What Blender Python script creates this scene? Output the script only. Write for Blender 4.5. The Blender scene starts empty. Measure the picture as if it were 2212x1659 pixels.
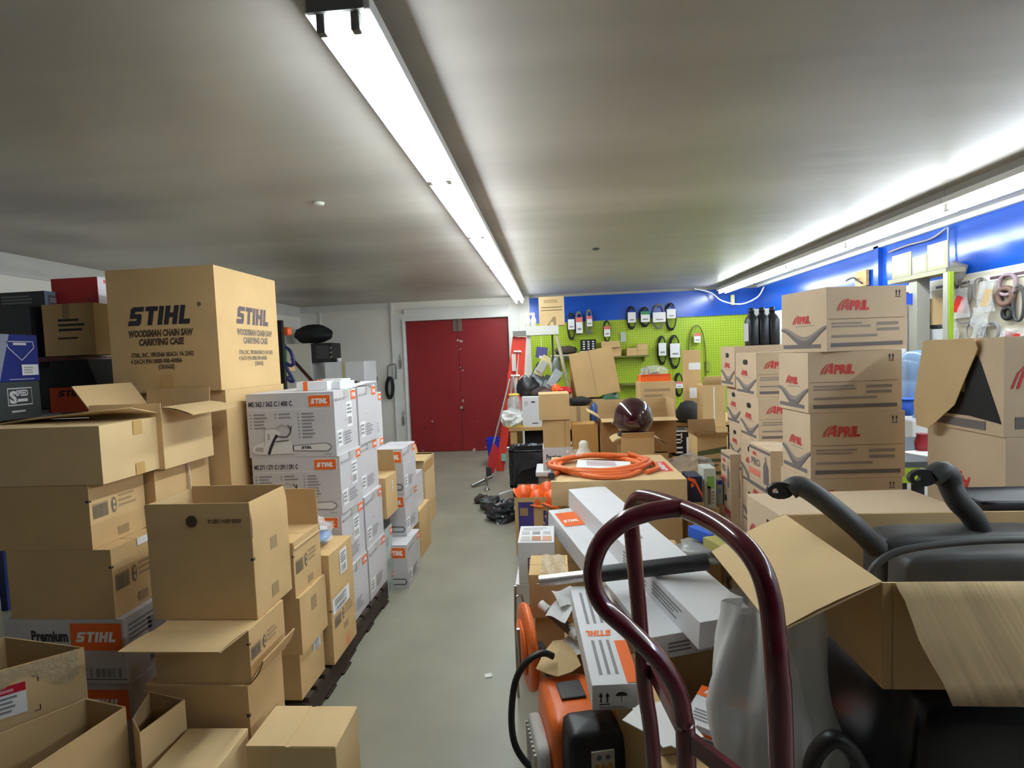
import bpy, math, random
import numpy as np
from mathutils import Matrix, Vector
random.seed(7)
S=bpy.context.scene; COL=S.collection
# ---------------------------------------------------------------- camera
F_PX=1150.0; CX,CY=1106.0,829.5; CH=1.56
def _cam_axes(vx=1195,vy=765,hs=-.040):
    d=np.array([vx-CX,-(vy-CY),-F_PX]); d/=np.linalg.norm(d)
    p=np.array([vx+1000-CX,-(vy+1000*hs-CY),-F_PX])
    n=np.cross(p,d); n/=np.linalg.norm(n)
    if n[1]<0:n=-n
    return np.array([np.cross(d,n),d,n])
RW=_cam_axes()
cd=bpy.data.cameras.new('camera'); cam=bpy.data.objects.new('camera',cd); COL.objects.link(cam)
M=Matrix([list(RW[0])+[0],list(RW[1])+[0],list(RW[2])+[CH],[0,0,0,1]])
cam.matrix_world=M; cd.sensor_width=36; cd.sensor_fit='HORIZONTAL'; cd.lens=36*F_PX/2212.0
cd.clip_start=.02; S.camera=cam
# ---------------------------------------------------------------- world, exposure
w=bpy.data.worlds.new('world'); S.world=w; w.use_nodes=True
w.node_tree.nodes['Background'].inputs[0].default_value=(.75,.8,.9,1); w.node_tree.nodes['Background'].inputs[1].default_value=.05
S.view_settings.view_transform='Standard'; S.view_settings.look='None'; S.view_settings.gamma=1
S.view_settings.use_curve_mapping=False; S.view_settings.exposure=0.0
TUBE_EMIT=44.0
# ---------------------------------------------------------------- measuring helpers: a sight line from the camera meets a plane
def at(px,py,Y=None,Z=None,X=None):
    r=RW@np.array([px-CX,-(py-CY),-F_PX])
    t=Y/r[1] if Y is not None else ((Z-CH)/r[2] if Z is not None else X/r[0])
    return Vector((r[0]*t,r[1]*t,r[2]*t+CH))
def proj(p):
    c=RW.T@(np.array(p,float)-[0,0,CH]); return (CX+F_PX*c[0]/-c[2],CY-F_PX*c[1]/-c[2])
def fit(e,lx=None,rx=None,yaw=0,near='R',X=None,Y=None,Zb=None,Zt=None,w=None,d=None,zb=None,zt=None):
    """size and place of a box from its nearest upright edge; near='R': that edge is its front right one"""
    x,yt,yb=e
    if Zb is not None: P=at(x,yb,Z=Zb)
    elif Zt is not None: P=at(x,yt,Z=Zt)
    elif X is not None: P=at(x,yt,X=X)
    else: P=at(x,yt,Y=Y)
    t=at(x,yt,Y=P.y).z if zt is None else zt
    b=at(x,yb,Y=P.y).z if zb is None else zb
    a=math.radians(yaw); u=np.array([math.cos(a),math.sin(a),0]); v=np.array([-math.sin(a),math.cos(a),0]); B=np.array([P.x,P.y,t])
    def sol(dv,px):
        f=lambda s: proj(B+dv*s)[0]-px
        lo,hi=0.0,3.0; s0=f(0)>0
        for _ in range(50):
            m=(lo+hi)/2
            if (f(m)>0)==s0: lo=m
            else: hi=m
        return lo
    sg=-1 if near=='R' else 1
    if w is None: w=sol(u*sg,lx if near=='R' else rx)
    if d is None: d=sol(v,rx if near=='R' else lx)
    C=B+u*sg*w/2+v*d/2
    return dict(w=w,d=d,h=t-b,loc=(C[0],C[1],b),yaw=yaw)
# ---------------------------------------------------------------- materials
MAT={}
def lin(c):
    c=c/255.0
    return c/12.92 if c<=.04045 else ((c+.055)/1.055)**2.4
def mat(name,rgb,rough=.6,metal=0,var=0,scale=6,bump=0,bscale=60,coat=0,alpha=1,trans=0,emit=0,stretch=None,spec=.5):
    if name in MAT: return MAT[name]
    m=bpy.data.materials.new(name); m.use_nodes=True; nt=m.node_tree; b=nt.nodes['Principled BSDF']
    c=tuple(lin(x) for x in rgb)+(1,)
    b.inputs['Base Color'].default_value=c; b.inputs['Roughness'].default_value=rough; b.inputs['Metallic'].default_value=metal
    b.inputs['Specular IOR Level'].default_value=spec
    if coat: b.inputs['Coat Weight'].default_value=coat; b.inputs['Coat Roughness'].default_value=.08
    if alpha<1: b.inputs['Alpha'].default_value=alpha
    if trans: b.inputs['Transmission Weight'].default_value=trans; b.inputs['IOR'].default_value=1.2
    if emit: b.inputs['Emission Color'].default_value=c; b.inputs['Emission Strength'].default_value=emit
    tc=None
    if var or bump:
        tc=nt.nodes.new('ShaderNodeTexCoord'); src=tc.outputs['Object']
        if stretch:
            mp=nt.nodes.new('ShaderNodeMapping'); mp.inputs['Scale'].default_value=stretch; nt.links.new(src,mp.inputs[0]); src=mp.outputs[0]
    if var:
        n=nt.nodes.new('ShaderNodeTexNoise'); n.inputs['Scale'].default_value=scale; n.inputs['Detail'].default_value=4
        nt.links.new(src,n.inputs['Vector'])
        r=nt.nodes.new('ShaderNodeMapRange'); r.inputs[1].default_value=.3; r.inputs[2].default_value=.7; r.inputs[3].default_value=1-var; r.inputs[4].default_value=1+var
        nt.links.new(n.outputs[0],r.inputs[0])
        x=nt.nodes.new('ShaderNodeVectorMath'); x.operation='SCALE'; x.inputs[0].default_value=c[:3]; nt.links.new(r.outputs[0],x.inputs['Scale'])
        nt.links.new(x.outputs[0],b.inputs['Base Color'])
    if bump:
        n=nt.nodes.new('ShaderNodeTexNoise'); n.inputs['Scale'].default_value=bscale; nt.links.new(src,n.inputs['Vector'])
        bp=nt.nodes.new('ShaderNodeBump'); bp.inputs['Strength'].default_value=bump; bp.inputs['Distance'].default_value=.01
        nt.links.new(n.outputs[0],bp.inputs['Height']); nt.links.new(bp.outputs[0],b.inputs['Normal'])
    MAT[name]=m; return m
KRAFT=mat('kraft_cardboard',(204,171,122),.9,spec=.15,var=.06,scale=5,bump=.12,bscale=14)
KRAFT2=mat('pale_kraft_cardboard',(214,184,136),.85,var=.05,scale=5,bump=.12,bscale=14)
KRAFTIN=mat('kraft_inside',(190,160,114),.9,var=.05,scale=5)
APK=mat('oil_case_cardboard',(204,180,150),.85,var=.05,scale=5,bump=.1,bscale=14)
CORR=mat('corrugated_kraft',(208,182,140),.9,var=.13,scale=70,stretch=(1,.04,.04),bump=.25,bscale=70)
GREY=mat('grey_printed_carton',(203,200,202),.6,var=.03,scale=6,bump=.08,bscale=14)
WHITE=mat('white_carton',(228,228,230),.55,var=.02,scale=6,bump=.06,bscale=14)
PAPER=mat('white_paper',(240,240,238),.7)
INK=mat('black_ink',(46,42,48),.7); INKB=mat('brown_black_ink',(78,60,44),.8); INKG=mat('grey_ink',(140,137,140),.7); INKGK=mat('grey_ink_on_kraft',(120,108,92),.8)
FAINT=mat('faint_ink_on_kraft',(160,134,96),.85)
ORANGE=mat('orange_print',(236,106,36),.5); WINK=mat('white_ink',(250,250,250),.6); REDINK=mat('red_ink',(198,62,58),.75); SWOOSH=mat('dark_grey_swoosh',(112,104,102),.8); SWOOSH2=mat('mid_grey_swoosh',(146,134,124),.8)
TAPE=mat('brown_packing_tape',(196,158,98),.3); CLEAR=mat('clear_plastic_film',(236,238,240),.12,alpha=.28,bump=.8,bscale=30); CTAPE=mat('clear_packing_tape',(214,200,168),.15,alpha=.5,bump=.6,bscale=60)
BLACKP=mat('black_plastic',(26,26,29),.45,var=.15,scale=12); BLACKM=mat('matte_black',(18,18,20),.7); DGREY=mat('dark_grey_plastic',(62,62,64),.5)
MAROON=mat('maroon_paint',(92,19,35),.22,coat=.7,var=.06,scale=30); STEEL=mat('steel',(176,174,172),.32,metal=.9); ALU=mat('aluminium',(205,200,200),.35,metal=.7)
RED=mat('red_plastic',(196,34,36),.4); BLUEP=mat('blue_plastic',(24,44,190),.4); ORP=mat('orange_plastic',(240,98,30),.4); ORHOSE=mat('orange_hose_rubber',(226,110,52),.45)
WOOD=mat('pale_wood',(196,158,104),.6,var=.1,scale=4,stretch=(1,8,8)); GREENP=mat('lime_green_paint',(146,174,24),.5); WPAINT=mat('white_trim_paint',(222,222,216),.5,var=.04,scale=5)
# ---------------------------------------------------------------- mesh builder
class MB:
    def __init__(s): s.v=[];s.f=[];s.fm=[];s.sm=[];s.mats=[]
    def mi(s,m):
        if m not in s.mats: s.mats.append(m)
        return s.mats.index(m)
    def add(s,vs,fs,m,smooth=False,M=None):
        o=len(s.v); k=s.mi(m)
        s.v+= [tuple((M@Vector(p)) if M else p) for p in vs]
        for f in fs: s.f.append([i+o for i in f]); s.fm.append(k); s.sm.append(smooth)
        return s
    def poly(s,pts,m,M=None): return s.add(pts,[list(range(len(pts)))],m,M=M)
    def box(s,c,d,m,M=None):
        x,y,z=[q/2 for q in d]
        vs=[(c[0]+a*x,c[1]+b*y,c[2]+e*z) for a,b,e in ((-1,-1,-1),(1,-1,-1),(1,1,-1),(-1,1,-1),(-1,-1,1),(1,-1,1),(1,1,1),(-1,1,1))]
        return s.add(vs,[(3,2,1,0),(4,5,6,7),(0,1,5,4),(1,2,6,5),(2,3,7,6),(3,0,4,7)],m,M=M)
    def tube(s,pts,r,m,n=10,closed=False,M=None,flat=1.0):
        P=[Vector(p) for p in pts]; N=len(P); vs=[];fs=[]
        rr=r if isinstance(r,(list,tuple)) else [r]*N
        up=None
        for i,p in enumerate(P):
            a=P[(i-1)%N] if (closed or i>0) else p; b=P[(i+1)%N] if (closed or i<N-1) else p
            t=(b-a).normalized()
            if up is None: up=Vector((0,0,1)) if abs(t.z)<.9 else Vector((1,0,0))
            x=t.cross(up).normalized(); up=x.cross(t).normalized()
            for k in range(n):
                q=2*math.pi*k/n; vs.append(p+(x*math.cos(q)+up*math.sin(q)*flat)*rr[i])
        for i in range(N if closed else N-1):
            j=(i+1)%N
            for k in range(n): fs.append((i*n+k,i*n+(k+1)%n,j*n+(k+1)%n,j*n+k))
        s.add(vs,fs,m,True,M)
        if not closed:
            s.add(vs[:n],[list(range(n))[::-1]],m,M=M); s.add(vs[-n:],[list(range(n))],m,M=M)
        return s
    def lathe(s,prof,m,n=20,M=None,smooth=True,sx=1,sy=1):
        vs=[];fs=[]
        for r,z in prof:
            for k in range(n): q=2*math.pi*k/n; vs.append((r*math.cos(q)*sx,r*math.sin(q)*sy,z))
        for i in range(len(prof)-1):
            for k in range(n): fs.append((i*n+k,i*n+(k+1)%n,(i+1)*n+(k+1)%n,(i+1)*n+k))
        s.add(vs,fs,m,smooth,M)
        if prof[0][0]>1e-5: s.add(vs[:n],[list(range(n))[::-1]],m,M=M)
        if prof[-1][0]>1e-5: s.add(vs[-n:],[list(range(n))],m,M=M)
        return s
    def prism(s,pts,h,m,M=None,smooth=False):
        n=len(pts); vs=[(x,y,0) for x,y in pts]+[(x,y,h) for x,y in pts]
        return s.add(vs,[list(range(n))[::-1],list(range(n,2*n))]+[(i,(i+1)%n,n+(i+1)%n,n+i) for i in range(n)],m,smooth,M)
    def grid(s,f,nu,nv,m,smooth=True,M=None,th=0):
        vs=[Vector(f(i/nu,j/nv)) for j in range(nv+1) for i in range(nu+1)]
        fs=[(j*(nu+1)+i,j*(nu+1)+i+1,(j+1)*(nu+1)+i+1,(j+1)*(nu+1)+i) for j in range(nv) for i in range(nu)]
        return s.add(vs,fs,m,smooth,M)
    def build(s,name,parent=None,bevel=0,solid=0,sub=0,loc=None,yaw=0):
        me=bpy.data.meshes.new(name); me.from_pydata([tuple(p) for p in s.v],[],s.f)
        for m in s.mats: me.materials.append(m)
        me.polygons.foreach_set('material_index',s.fm); me.polygons.foreach_set('use_smooth',s.sm); me.update()
        o=bpy.data.objects.new(name,me); COL.objects.link(o)
        if parent is not None: o.parent=parent
        if loc is not None: o.location=loc
        if yaw: o.rotation_euler=(0,0,math.radians(yaw))
        if solid: q=o.modifiers.new('solid','SOLIDIFY'); q.thickness=solid; q.offset=0
        if sub: q=o.modifiers.new('sub','SUBSURF'); q.levels=sub; q.render_levels=sub
        if bevel:
            q=o.modifiers.new('bevel','BEVEL'); q.width=bevel; q.segments=2; q.limit_method='ANGLE'; q.angle_limit=math.radians(50); q.use_clamp_overlap=True
        return o
def tag(o,label,cat,group=None):
    o['label']=label; o['category']=cat
    if group: o['group']=group
    return o
def thing(name,label,cat,loc=(0,0,0),yaw=0,group=None):
    o=bpy.data.objects.new(name,None); o.empty_display_size=.05; COL.objects.link(o); o.location=loc; o.rotation_euler=(0,0,math.radians(yaw))
    return tag(o,label,cat,group)
def struct(o): o['kind']='structure'; return o
def smoothpath(pts,n=6,closed=False):
    P=[Vector(p) for p in pts]; N=len(P); out=[]
    for i in range(N if closed else N-1):
        g=lambda k: P[k%N] if closed else P[max(0,min(N-1,k))]
        a,b,c,d=g(i-1),g(i),g(i+1),g(i+2)
        for k in range(n):
            t=k/n; out.append(.5*((2*b)+(c-a)*t+(2*a-5*b+4*c-d)*t*t+(3*b-a-3*c+d)*t**3))
    if not closed: out.append(P[-1])
    return out
def blob(rad,seed=0,amp=.25,n=14,m=8,squash=(1,1,1),freq=2.2):
    """crumpled rounded lump as grid function data"""
    from mathutils import noise
    vs=[];fs=[]
    for j in range(m+1):
        th=math.pi*j/m
        for i in range(n):
            ph=2*math.pi*i/n; d=Vector((math.sin(th)*math.cos(ph),math.sin(th)*math.sin(ph),math.cos(th)))
            k=rad*(1+amp*noise.noise(d*freq+Vector((seed*3.1,seed*1.7,seed))))
            vs.append((d.x*k*squash[0],d.y*k*squash[1],d.z*k*squash[2]))
    for j in range(m):
        for i in range(n): fs.append((j*n+i,j*n+(i+1)%n,(j+1)*n+(i+1)%n,(j+1)*n+i)[::-1])
    return vs,fs
# ---------------------------------------------------------------- printing
_TX={}
def text_mesh(s,shear=0,bold=0):
    k=(s,shear,bold)
    if k in _TX: return _TX[k]
    c=bpy.data.curves.new('lettering','FONT'); c.body=s; c.resolution_u=2; c.shear=shear; c.offset=bold; c.fill_mode='FRONT'; c.dimensions='2D'
    o=bpy.data.objects.new('lettering',c); COL.objects.link(o)
    me=bpy.data.meshes.new_from_object(o)
    vs=[(p.co.x,p.co.y) for p in me.vertices]; fs=[list(p.vertices) for p in me.polygons]
    bpy.data.objects.remove(o); bpy.data.curves.remove(c); bpy.data.meshes.remove(me)
    x0=min(v[0] for v in vs); x1=max(v[0] for v in vs)
    vs=[((v[0]-x0)/.69,v[1]/.69) for v in vs]
    _TX[k]=(vs,fs,(x1-x0)/.69); return _TX[k]
def brandword():      # heavy slanted five letter chain saw maker's word, cap height 1
    sh=.22; out=[]
    def q(*p): out.append([(x+sh*y,y) for x,y in p])
    t=.27
    q((0,0),(.68,0),(.8,.12),(.8,t),(0,t)); q((.5,t),(.8,t),(.8,.5),(.72,.62),(.5,.62)) ; q((.06,.38),(.5,.38),(.5,.62),(.06,.62)); q((.06,.62),(.36,.62),(.36,.75),(.06,.75)); q((.06,.75),(.88,.75),(.88,1),(.2,1),(.06,.88))
    q((.98,.75),(1.76,.75),(1.76,1),(.98,1)); q((1.22,0),(1.52,0),(1.52,.75),(1.22,.75))
    q((1.84,0),(2.14,0),(2.14,1),(1.84,1))
    q((2.24,0),(2.54,0),(2.54,1),(2.24,1)); q((2.54,.38),(2.76,.38),(2.76,.63),(2.54,.63)); q((2.76,0),(3.06,0),(3.06,1),(2.76,1))
    q((3.16,0),(3.85,0),(3.85,.26),(3.16,.26)); q((3.16,.26),(3.46,.26),(3.46,1),(3.16,1))
    return out
_BW=brandword(); BWW=4.05
class Face:
    """a flat side of a box as a sheet to print on: origin, right and up vectors, metres"""
    def __init__(s,mb,o,r,u,eps=.0012):
        s.mb=mb; s.o=Vector(o); s.r=Vector(r).normalized(); s.u=Vector(u).normalized(); s.n=s.r.cross(s.u); s.e=eps
    def p(s,x,y,l=1): return tuple(s.o+s.r*x+s.u*y+s.n*s.e*l)
    def rect(s,x,y,w,h,m,l=1): s.mb.poly([s.p(x,y,l),s.p(x+w,y,l),s.p(x+w,y+h,l),s.p(x,y+h,l)],m); return s
    def pol(s,pts,m,l=1): s.mb.poly([s.p(a,b,l) for a,b in pts],m); return s
    def text(s,t,x,y,h,m,w=None,shear=0,bold=.02,center=False,l=1,flip=False):
        vs,fs,W=text_mesh(t,shear,bold); k=h
        kx=(w/W) if w else h
        ox=x-(W*kx/2 if center else 0)
        pts=[s.p(ox+(a*kx),y+b*k,l) for a,b in vs] if not flip else [s.p(ox+W*kx-a*kx,y+h-b*k,l) for a,b in vs]
        s.mb.add(pts,fs,m); return s
    def brand(s,x,y,h,m,w=None,l=1,flip=False):
        kx=(w/BWW) if w else h
        for q in _BW:
            pts=[(x+a*kx,y+b*h) for a,b in q] if not flip else [(x+(BWW-a)*kx,y+(1-b)*h) for a,b in q]
            s.pol(pts,m,l)
        return s
    def logo(s,x,y,w,h): # orange block with white word
        s.rect(x-.003,y-.003,w+.006,h+.006,WINK,1); s.rect(x,y,w,h,ORANGE,2); s.brand(x+w*.1,y+h*.27,h*.45,WINK,w=w*.8,l=3); return s
    def lines(s,x,y,w,h,n,m,jag=.3,l=1):
        for i in range(n):
            yy=y+h-(i+.75)*h/n; s.rect(x,yy,w*(1-jag*random.random()),h/n*.5,m,l)
        return s
    def barcode(s,x,y,w,h,m=INK,n=14,l=2):
        for i in range(n):
            s.rect(x+i*w/n,y,w/n*random.choice((.3,.5,.7)),h,m,l)
        return s
    def sticker(s,x,y,w,h,l=1,code=True):
        s.rect(x,y,w,h,PAPER,l); s.lines(x+w*.1,y+h*.5,w*.8,h*.42,3,INKG,l=l+1)
        if code: s.barcode(x+w*.12,y+h*.12,w*.7,h*.28,INKG,l=l+1)
        return s
    def arrows(s,x,y,h,m):
        for k in (0,.45):
            a=x+k*h
            s.rect(a+h*.08,y+h*.18,h*.1,h*.5,m); s.pol([(a-.02*h,y+h*.65),(a+h*.28,y+h*.65),(a+h*.13,y+h)],m)
        s.rect(x,y,h*.75,h*.09,m); return s
    def oilword(s,x,y,h,m=REDINK):
        # capital A whose left leg fans into stripes, then the remaining letters, slanted
        s.pol([(x+.62*h,y),(x+.92*h,y),(x+.98*h,y+h),(x+.72*h,y+h)],m)
        s.pol([(x+.12*h,y),(x+.3*h,y),(x+.42*h,y+.4*h),(x+.72*h,y+.86*h),(x+.72*h,y+h),(x+.3*h,y+.5*h)],m)
        s.pol([(x+.42*h,y+.22*h),(x+.66*h,y+.22*h),(x+.68*h,y+.4*h),(x+.5*h,y+.4*h)],m)
        s.pol([(x-.12*h,y-.06*h),(x-.02*h,y-.06*h),(x+.16*h,y+.5*h),(x+.6*h,y+h),(x+.48*h,y+.96*h),(x+.06*h,y+.5*h)],m)
        s.pol([(x-.3*h,y-.06*h),(x-.22*h,y-.06*h),(x-.02*h,y+.46*h),(x+.4*h,y+.93*h),(x+.28*h,y+.86*h),(x-.1*h,y+.46*h)],m)
        s.text('PRIL',x+1.02*h,y,h*.82,m,w=1.95*h,shear=.12,bold=.05); return s
def faces(mb,w,d,h):
    return dict(F=Face(mb,(-w/2,-d/2,0),(1,0,0),(0,0,1)),R=Face(mb,(w/2,-d/2,0),(0,1,0),(0,0,1)),L=Face(mb,(-w/2,d/2,0),(0,-1,0),(0,0,1)),T=Face(mb,(-w/2,-d/2,h),(1,0,0),(0,1,0)))
# ---------------------------------------------------------------- cartons
def carton(label,b,m=None,prints=None,flaps=None,name='cardboard_box',cat='cardboard box',group=None,seam='x',parts=None,open_top=None,tilt=None,inner=None,bulge=0,edge=.0025):
    """b: dict w,d,h,loc,yaw. flaps: {'F':(angle,length),...}, angle from straight up, over 90 droops outside. parts: fn(root,w,d,h) adds children"""
    m=m or KRAFT; w,d,h=b['w'],b['d'],b['h']; op=flaps is not None if open_top is None else open_top
    mb=MB(); t=.004
    if not op:
        mb.box((0,0,h/2),(w,d,h),m)
        if seam=='x': mb.box((0,0,h),(w*.995,.002,.0012),INKB if m in (KRAFT,KRAFT2,APK) else INKG)
        if seam=='y': mb.box((0,0,h),(.002,d*.995,.0012),INKB if m in (KRAFT,KRAFT2,APK) else INKG)
    else:
        i=inner or KRAFTIN
        o8=[(-w/2,-d/2),(w/2,-d/2),(w/2,d/2),(-w/2,d/2)]; q8=[(-w/2+t,-d/2+t),(w/2-t,-d/2+t),(w/2-t,d/2-t),(-w/2+t,d/2-t)]
        vs=[(x,y,0) for x,y in o8]+[(x,y,h) for x,y in o8]; mb.add(vs,[(3,2,1,0)]+[(k,(k+1)%4,4+(k+1)%4,4+k) for k in range(4)],m)
        vs=[(x,y,t) for x,y in q8]+[(x,y,h) for x,y in q8]; mb.add(vs,[(0,1,2,3)]+[(k,4+k,4+(k+1)%4,(k+1)%4) for k in range(4)],i)
        vs=[(x,y,h) for x,y in o8]+[(x,y,h) for x,y in q8]; mb.add(vs,[(k,(k+1)%4,4+(k+1)%4,4+k) for k in range(4)],i)
    if prints: prints(faces(mb,w,d,h),w,d,h)
    kids=bool(flaps) or parts is not None
    if kids:
        root=thing(name,label,cat,b['loc'],b.get('yaw',0),group)
        mb.build('box_body',root,bevel=edge)
    else:
        root=mb.build(name,None,bevel=edge,loc=b['loc'],yaw=b.get('yaw',0)); tag(root,label,cat,group)
    if tilt: root.rotation_euler=(math.radians(tilt[0]),math.radians(tilt[1]),math.radians(b.get('yaw',0)))
    for sd,(ang,L) in (flaps or {}).items():
        a=math.radians(ang); fb=MB(); W={'F':w,'B':w,'L':d,'R':d}[sd]-.006
        # local: hinge along x, flap rises along z, leaning to -y for positive angle
        Mx={'F':Matrix.Translation((0,-d/2+t/2,h)),'B':Matrix.Translation((0,d/2-t/2,h))@Matrix.Rotation(math.pi,4,'Z'),
            'L':Matrix.Translation((-w/2+t/2,0,h))@Matrix.Rotation(-math.pi/2,4,'Z'),'R':Matrix.Translation((w/2-t/2,0,h))@Matrix.Rotation(math.pi/2,4,'Z')}[sd]@Matrix.Rotation(a,4,'X')
        def g(u,v,W=W,L=L,k=random.uniform(-.012,.012)): return ((u-.5)*W,k*math.sin(math.pi*v)*(1 if abs(a)>.3 else .3),v*L)
        vs=[];n=5
        outm,inm=m,(inner or KRAFTIN)
        fb.grid(lambda u,v:(g(u,v)[0],g(u,v)[1]-t/2,g(u,v)[2]),1,n,outm,True,Mx)
        fb.grid(lambda u,v:(g(1-u,v)[0],g(1-u,v)[1]+t/2,g(1-u,v)[2]),1,n,inm,True,Mx)
        for u0,u1,v0,v1 in ((0,0,0,1),(1,1,1,0),(0,1,1,1),(1,0,0,0)):
            P,Q=g(u0,v0),g(u1,v1); fb.add([(P[0],P[1]-t/2,P[2]),(Q[0],Q[1]-t/2,Q[2]),(Q[0],Q[1]+t/2,Q[2]),(P[0],P[1]+t/2,P[2])],[(0,1,2,3)[::-1]],inm,M=Mx)
        fb.build('flap',root)
    if parts: parts(root,w,d,h)
    return root
def tape(root,pts_face,name='packing_tape',m=None):
    mb=MB(); mb.poly(pts_face,m or TAPE); return mb.build(name,root)
# ================================================================ ROOM
RX,LX,BY,FY,CZ=3.27,-4.25,8.75,-2.5,2.52
FLOORM=mat('grey_painted_concrete',(142,139,124),.42,var=.11,scale=2.2,bump=.05,bscale=30)
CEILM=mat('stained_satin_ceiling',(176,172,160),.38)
def _ceil():
    nt=CEILM.node_tree; b=nt.nodes['Principled BSDF']; tc=nt.nodes.new('ShaderNodeTexCoord')
    def noise(scale,st,det=3):
        mp=nt.nodes.new('ShaderNodeMapping'); mp.inputs['Scale'].default_value=st; nt.links.new(tc.outputs['Object'],mp.inputs[0])
        n=nt.nodes.new('ShaderNodeTexNoise'); n.inputs['Scale'].default_value=scale; n.inputs['Detail'].default_value=det; nt.links.new(mp.outputs[0],n.inputs['Vector']); return n
    n1=noise(.55,(1,.8,1)); n2=noise(1.6,(.12,1.2,1)); n3=noise(.9,(.5,1,1))
    r=nt.nodes.new('ShaderNodeValToRGB'); nt.links.new(n1.outputs[0],r.inputs[0])
    r.color_ramp.elements[0].position=.3; r.color_ramp.elements[0].color=(.42,.385,.34,1); r.color_ramp.elements[1].position=.62; r.color_ramp.elements[1].color=(.56,.53,.48,1)
    r2=nt.nodes.new('ShaderNodeMapRange'); nt.links.new(n2.outputs[0],r2.inputs[0]); r2.inputs[1].default_value=.35; r2.inputs[2].default_value=.65; r2.inputs[3].default_value=.86; r2.inputs[4].default_value=1.06
    x=nt.nodes.new('ShaderNodeVectorMath'); x.operation='SCALE'; nt.links.new(r.outputs[0],x.inputs[0]); nt.links.new(r2.outputs[0],x.inputs['Scale'])
    # sooty patches on the left half; on the right, painted shade against lamp glare
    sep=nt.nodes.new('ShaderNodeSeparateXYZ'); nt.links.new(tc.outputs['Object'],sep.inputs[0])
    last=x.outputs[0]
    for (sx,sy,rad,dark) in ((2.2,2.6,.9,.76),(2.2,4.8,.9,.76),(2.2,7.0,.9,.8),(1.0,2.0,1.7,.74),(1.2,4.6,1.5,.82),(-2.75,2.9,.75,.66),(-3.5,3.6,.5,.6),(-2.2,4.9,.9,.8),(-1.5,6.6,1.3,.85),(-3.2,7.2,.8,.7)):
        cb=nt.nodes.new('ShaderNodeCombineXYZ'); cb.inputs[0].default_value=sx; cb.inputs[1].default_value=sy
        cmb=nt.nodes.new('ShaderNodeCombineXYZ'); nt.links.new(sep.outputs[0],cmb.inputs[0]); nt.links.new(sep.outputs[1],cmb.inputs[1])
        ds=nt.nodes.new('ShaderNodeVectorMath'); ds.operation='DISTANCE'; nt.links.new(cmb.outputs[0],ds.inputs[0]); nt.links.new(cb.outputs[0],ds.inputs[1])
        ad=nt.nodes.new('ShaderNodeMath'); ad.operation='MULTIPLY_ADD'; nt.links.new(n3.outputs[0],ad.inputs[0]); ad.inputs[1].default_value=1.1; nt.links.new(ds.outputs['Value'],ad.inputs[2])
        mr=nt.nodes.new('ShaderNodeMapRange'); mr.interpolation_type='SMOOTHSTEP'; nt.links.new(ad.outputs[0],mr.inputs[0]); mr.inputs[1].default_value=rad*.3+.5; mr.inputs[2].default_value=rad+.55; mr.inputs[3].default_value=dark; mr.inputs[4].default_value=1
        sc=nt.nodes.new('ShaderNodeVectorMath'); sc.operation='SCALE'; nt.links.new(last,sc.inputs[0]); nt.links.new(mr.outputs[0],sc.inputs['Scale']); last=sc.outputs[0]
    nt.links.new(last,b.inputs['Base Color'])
    bp=nt.nodes.new('ShaderNodeBump'); bp.inputs['Strength'].default_value=.35; bp.inputs['Distance'].default_value=.03; n4=noise(1.1,(.25,1.6,1),5); nt.links.new(n4.outputs[0],bp.inputs['Height']); nt.links.new(bp.outputs[0],b.inputs['Normal'])
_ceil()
WALLM=mat('grimy_white_wall',(240,237,226),.6,var=.06,scale=1.5); BLUEW=mat('blue_gloss_paint',(18,80,186),.22,var=.04,scale=3,bump=.08,bscale=3); 
GREENW=mat('lime_pegboard',(164,190,30),.45)
def _peg():
    nt=GREENW.node_tree; b=nt.nodes['Principled BSDF']; tc=nt.nodes.new('ShaderNodeTexCoord'); mp=nt.nodes.new('ShaderNodeMapping'); mp.inputs['Scale'].default_value=(26,26,26)
    nt.links.new(tc.outputs['Object'],mp.inputs[0]); fr=nt.nodes.new('ShaderNodeVectorMath'); fr.operation='FRACTION'; nt.links.new(mp.outputs[0],fr.inputs[0])
    sp=nt.nodes.new('ShaderNodeSeparateXYZ'); nt.links.new(fr.outputs[0],sp.inputs[0]); cb=nt.nodes.new('ShaderNodeCombineXYZ'); nt.links.new(sp.outputs[0],cb.inputs[0]); nt.links.new(sp.outputs[2],cb.inputs[1])
    ds=nt.nodes.new('ShaderNodeVectorMath'); ds.operation='DISTANCE'; nt.links.new(cb.outputs[0],ds.inputs[0]); ds.inputs[1].default_value=(.5,.5,0)
    lt=nt.nodes.new('ShaderNodeMath'); lt.operation='LESS_THAN'; lt.inputs[1].default_value=.17; nt.links.new(ds.outputs['Value'],lt.inputs[0])
    mx=nt.nodes.new('ShaderNodeMix'); mx.data_type='RGBA'; c=[lin(v) for v in (164,190,30)]; mx.inputs[6].default_value=(*c,1); mx.inputs[7].default_value=(c[0]*.25,c[1]*.25,c[2]*.25,1)
    nt.links.new(lt.outputs[0],mx.inputs[0]); nt.links.new(mx.outputs[2],b.inputs['Base Color'])
_peg()
def slab(name,c,d,m): return struct(MB().box(c,d,m).build(name))
slab('floor',((LX+RX)/2,(BY+FY)/2,-.05),(RX-LX+.3,BY-FY+.3,.1),FLOORM)
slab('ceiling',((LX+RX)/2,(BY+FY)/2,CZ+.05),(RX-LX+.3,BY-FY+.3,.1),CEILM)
slab('wall_left',(LX-.05,(BY+FY)/2,CZ/2),(.1,BY-FY+.3,CZ),WALLM)
slab('wall_front',((LX+RX)/2,FY-.05,CZ/2),(RX-LX,.1,CZ),mat('dim_front_wall',(44,42,39),.8))
DX0,DX1,DZ=-2.435,-.712,2.2
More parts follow.
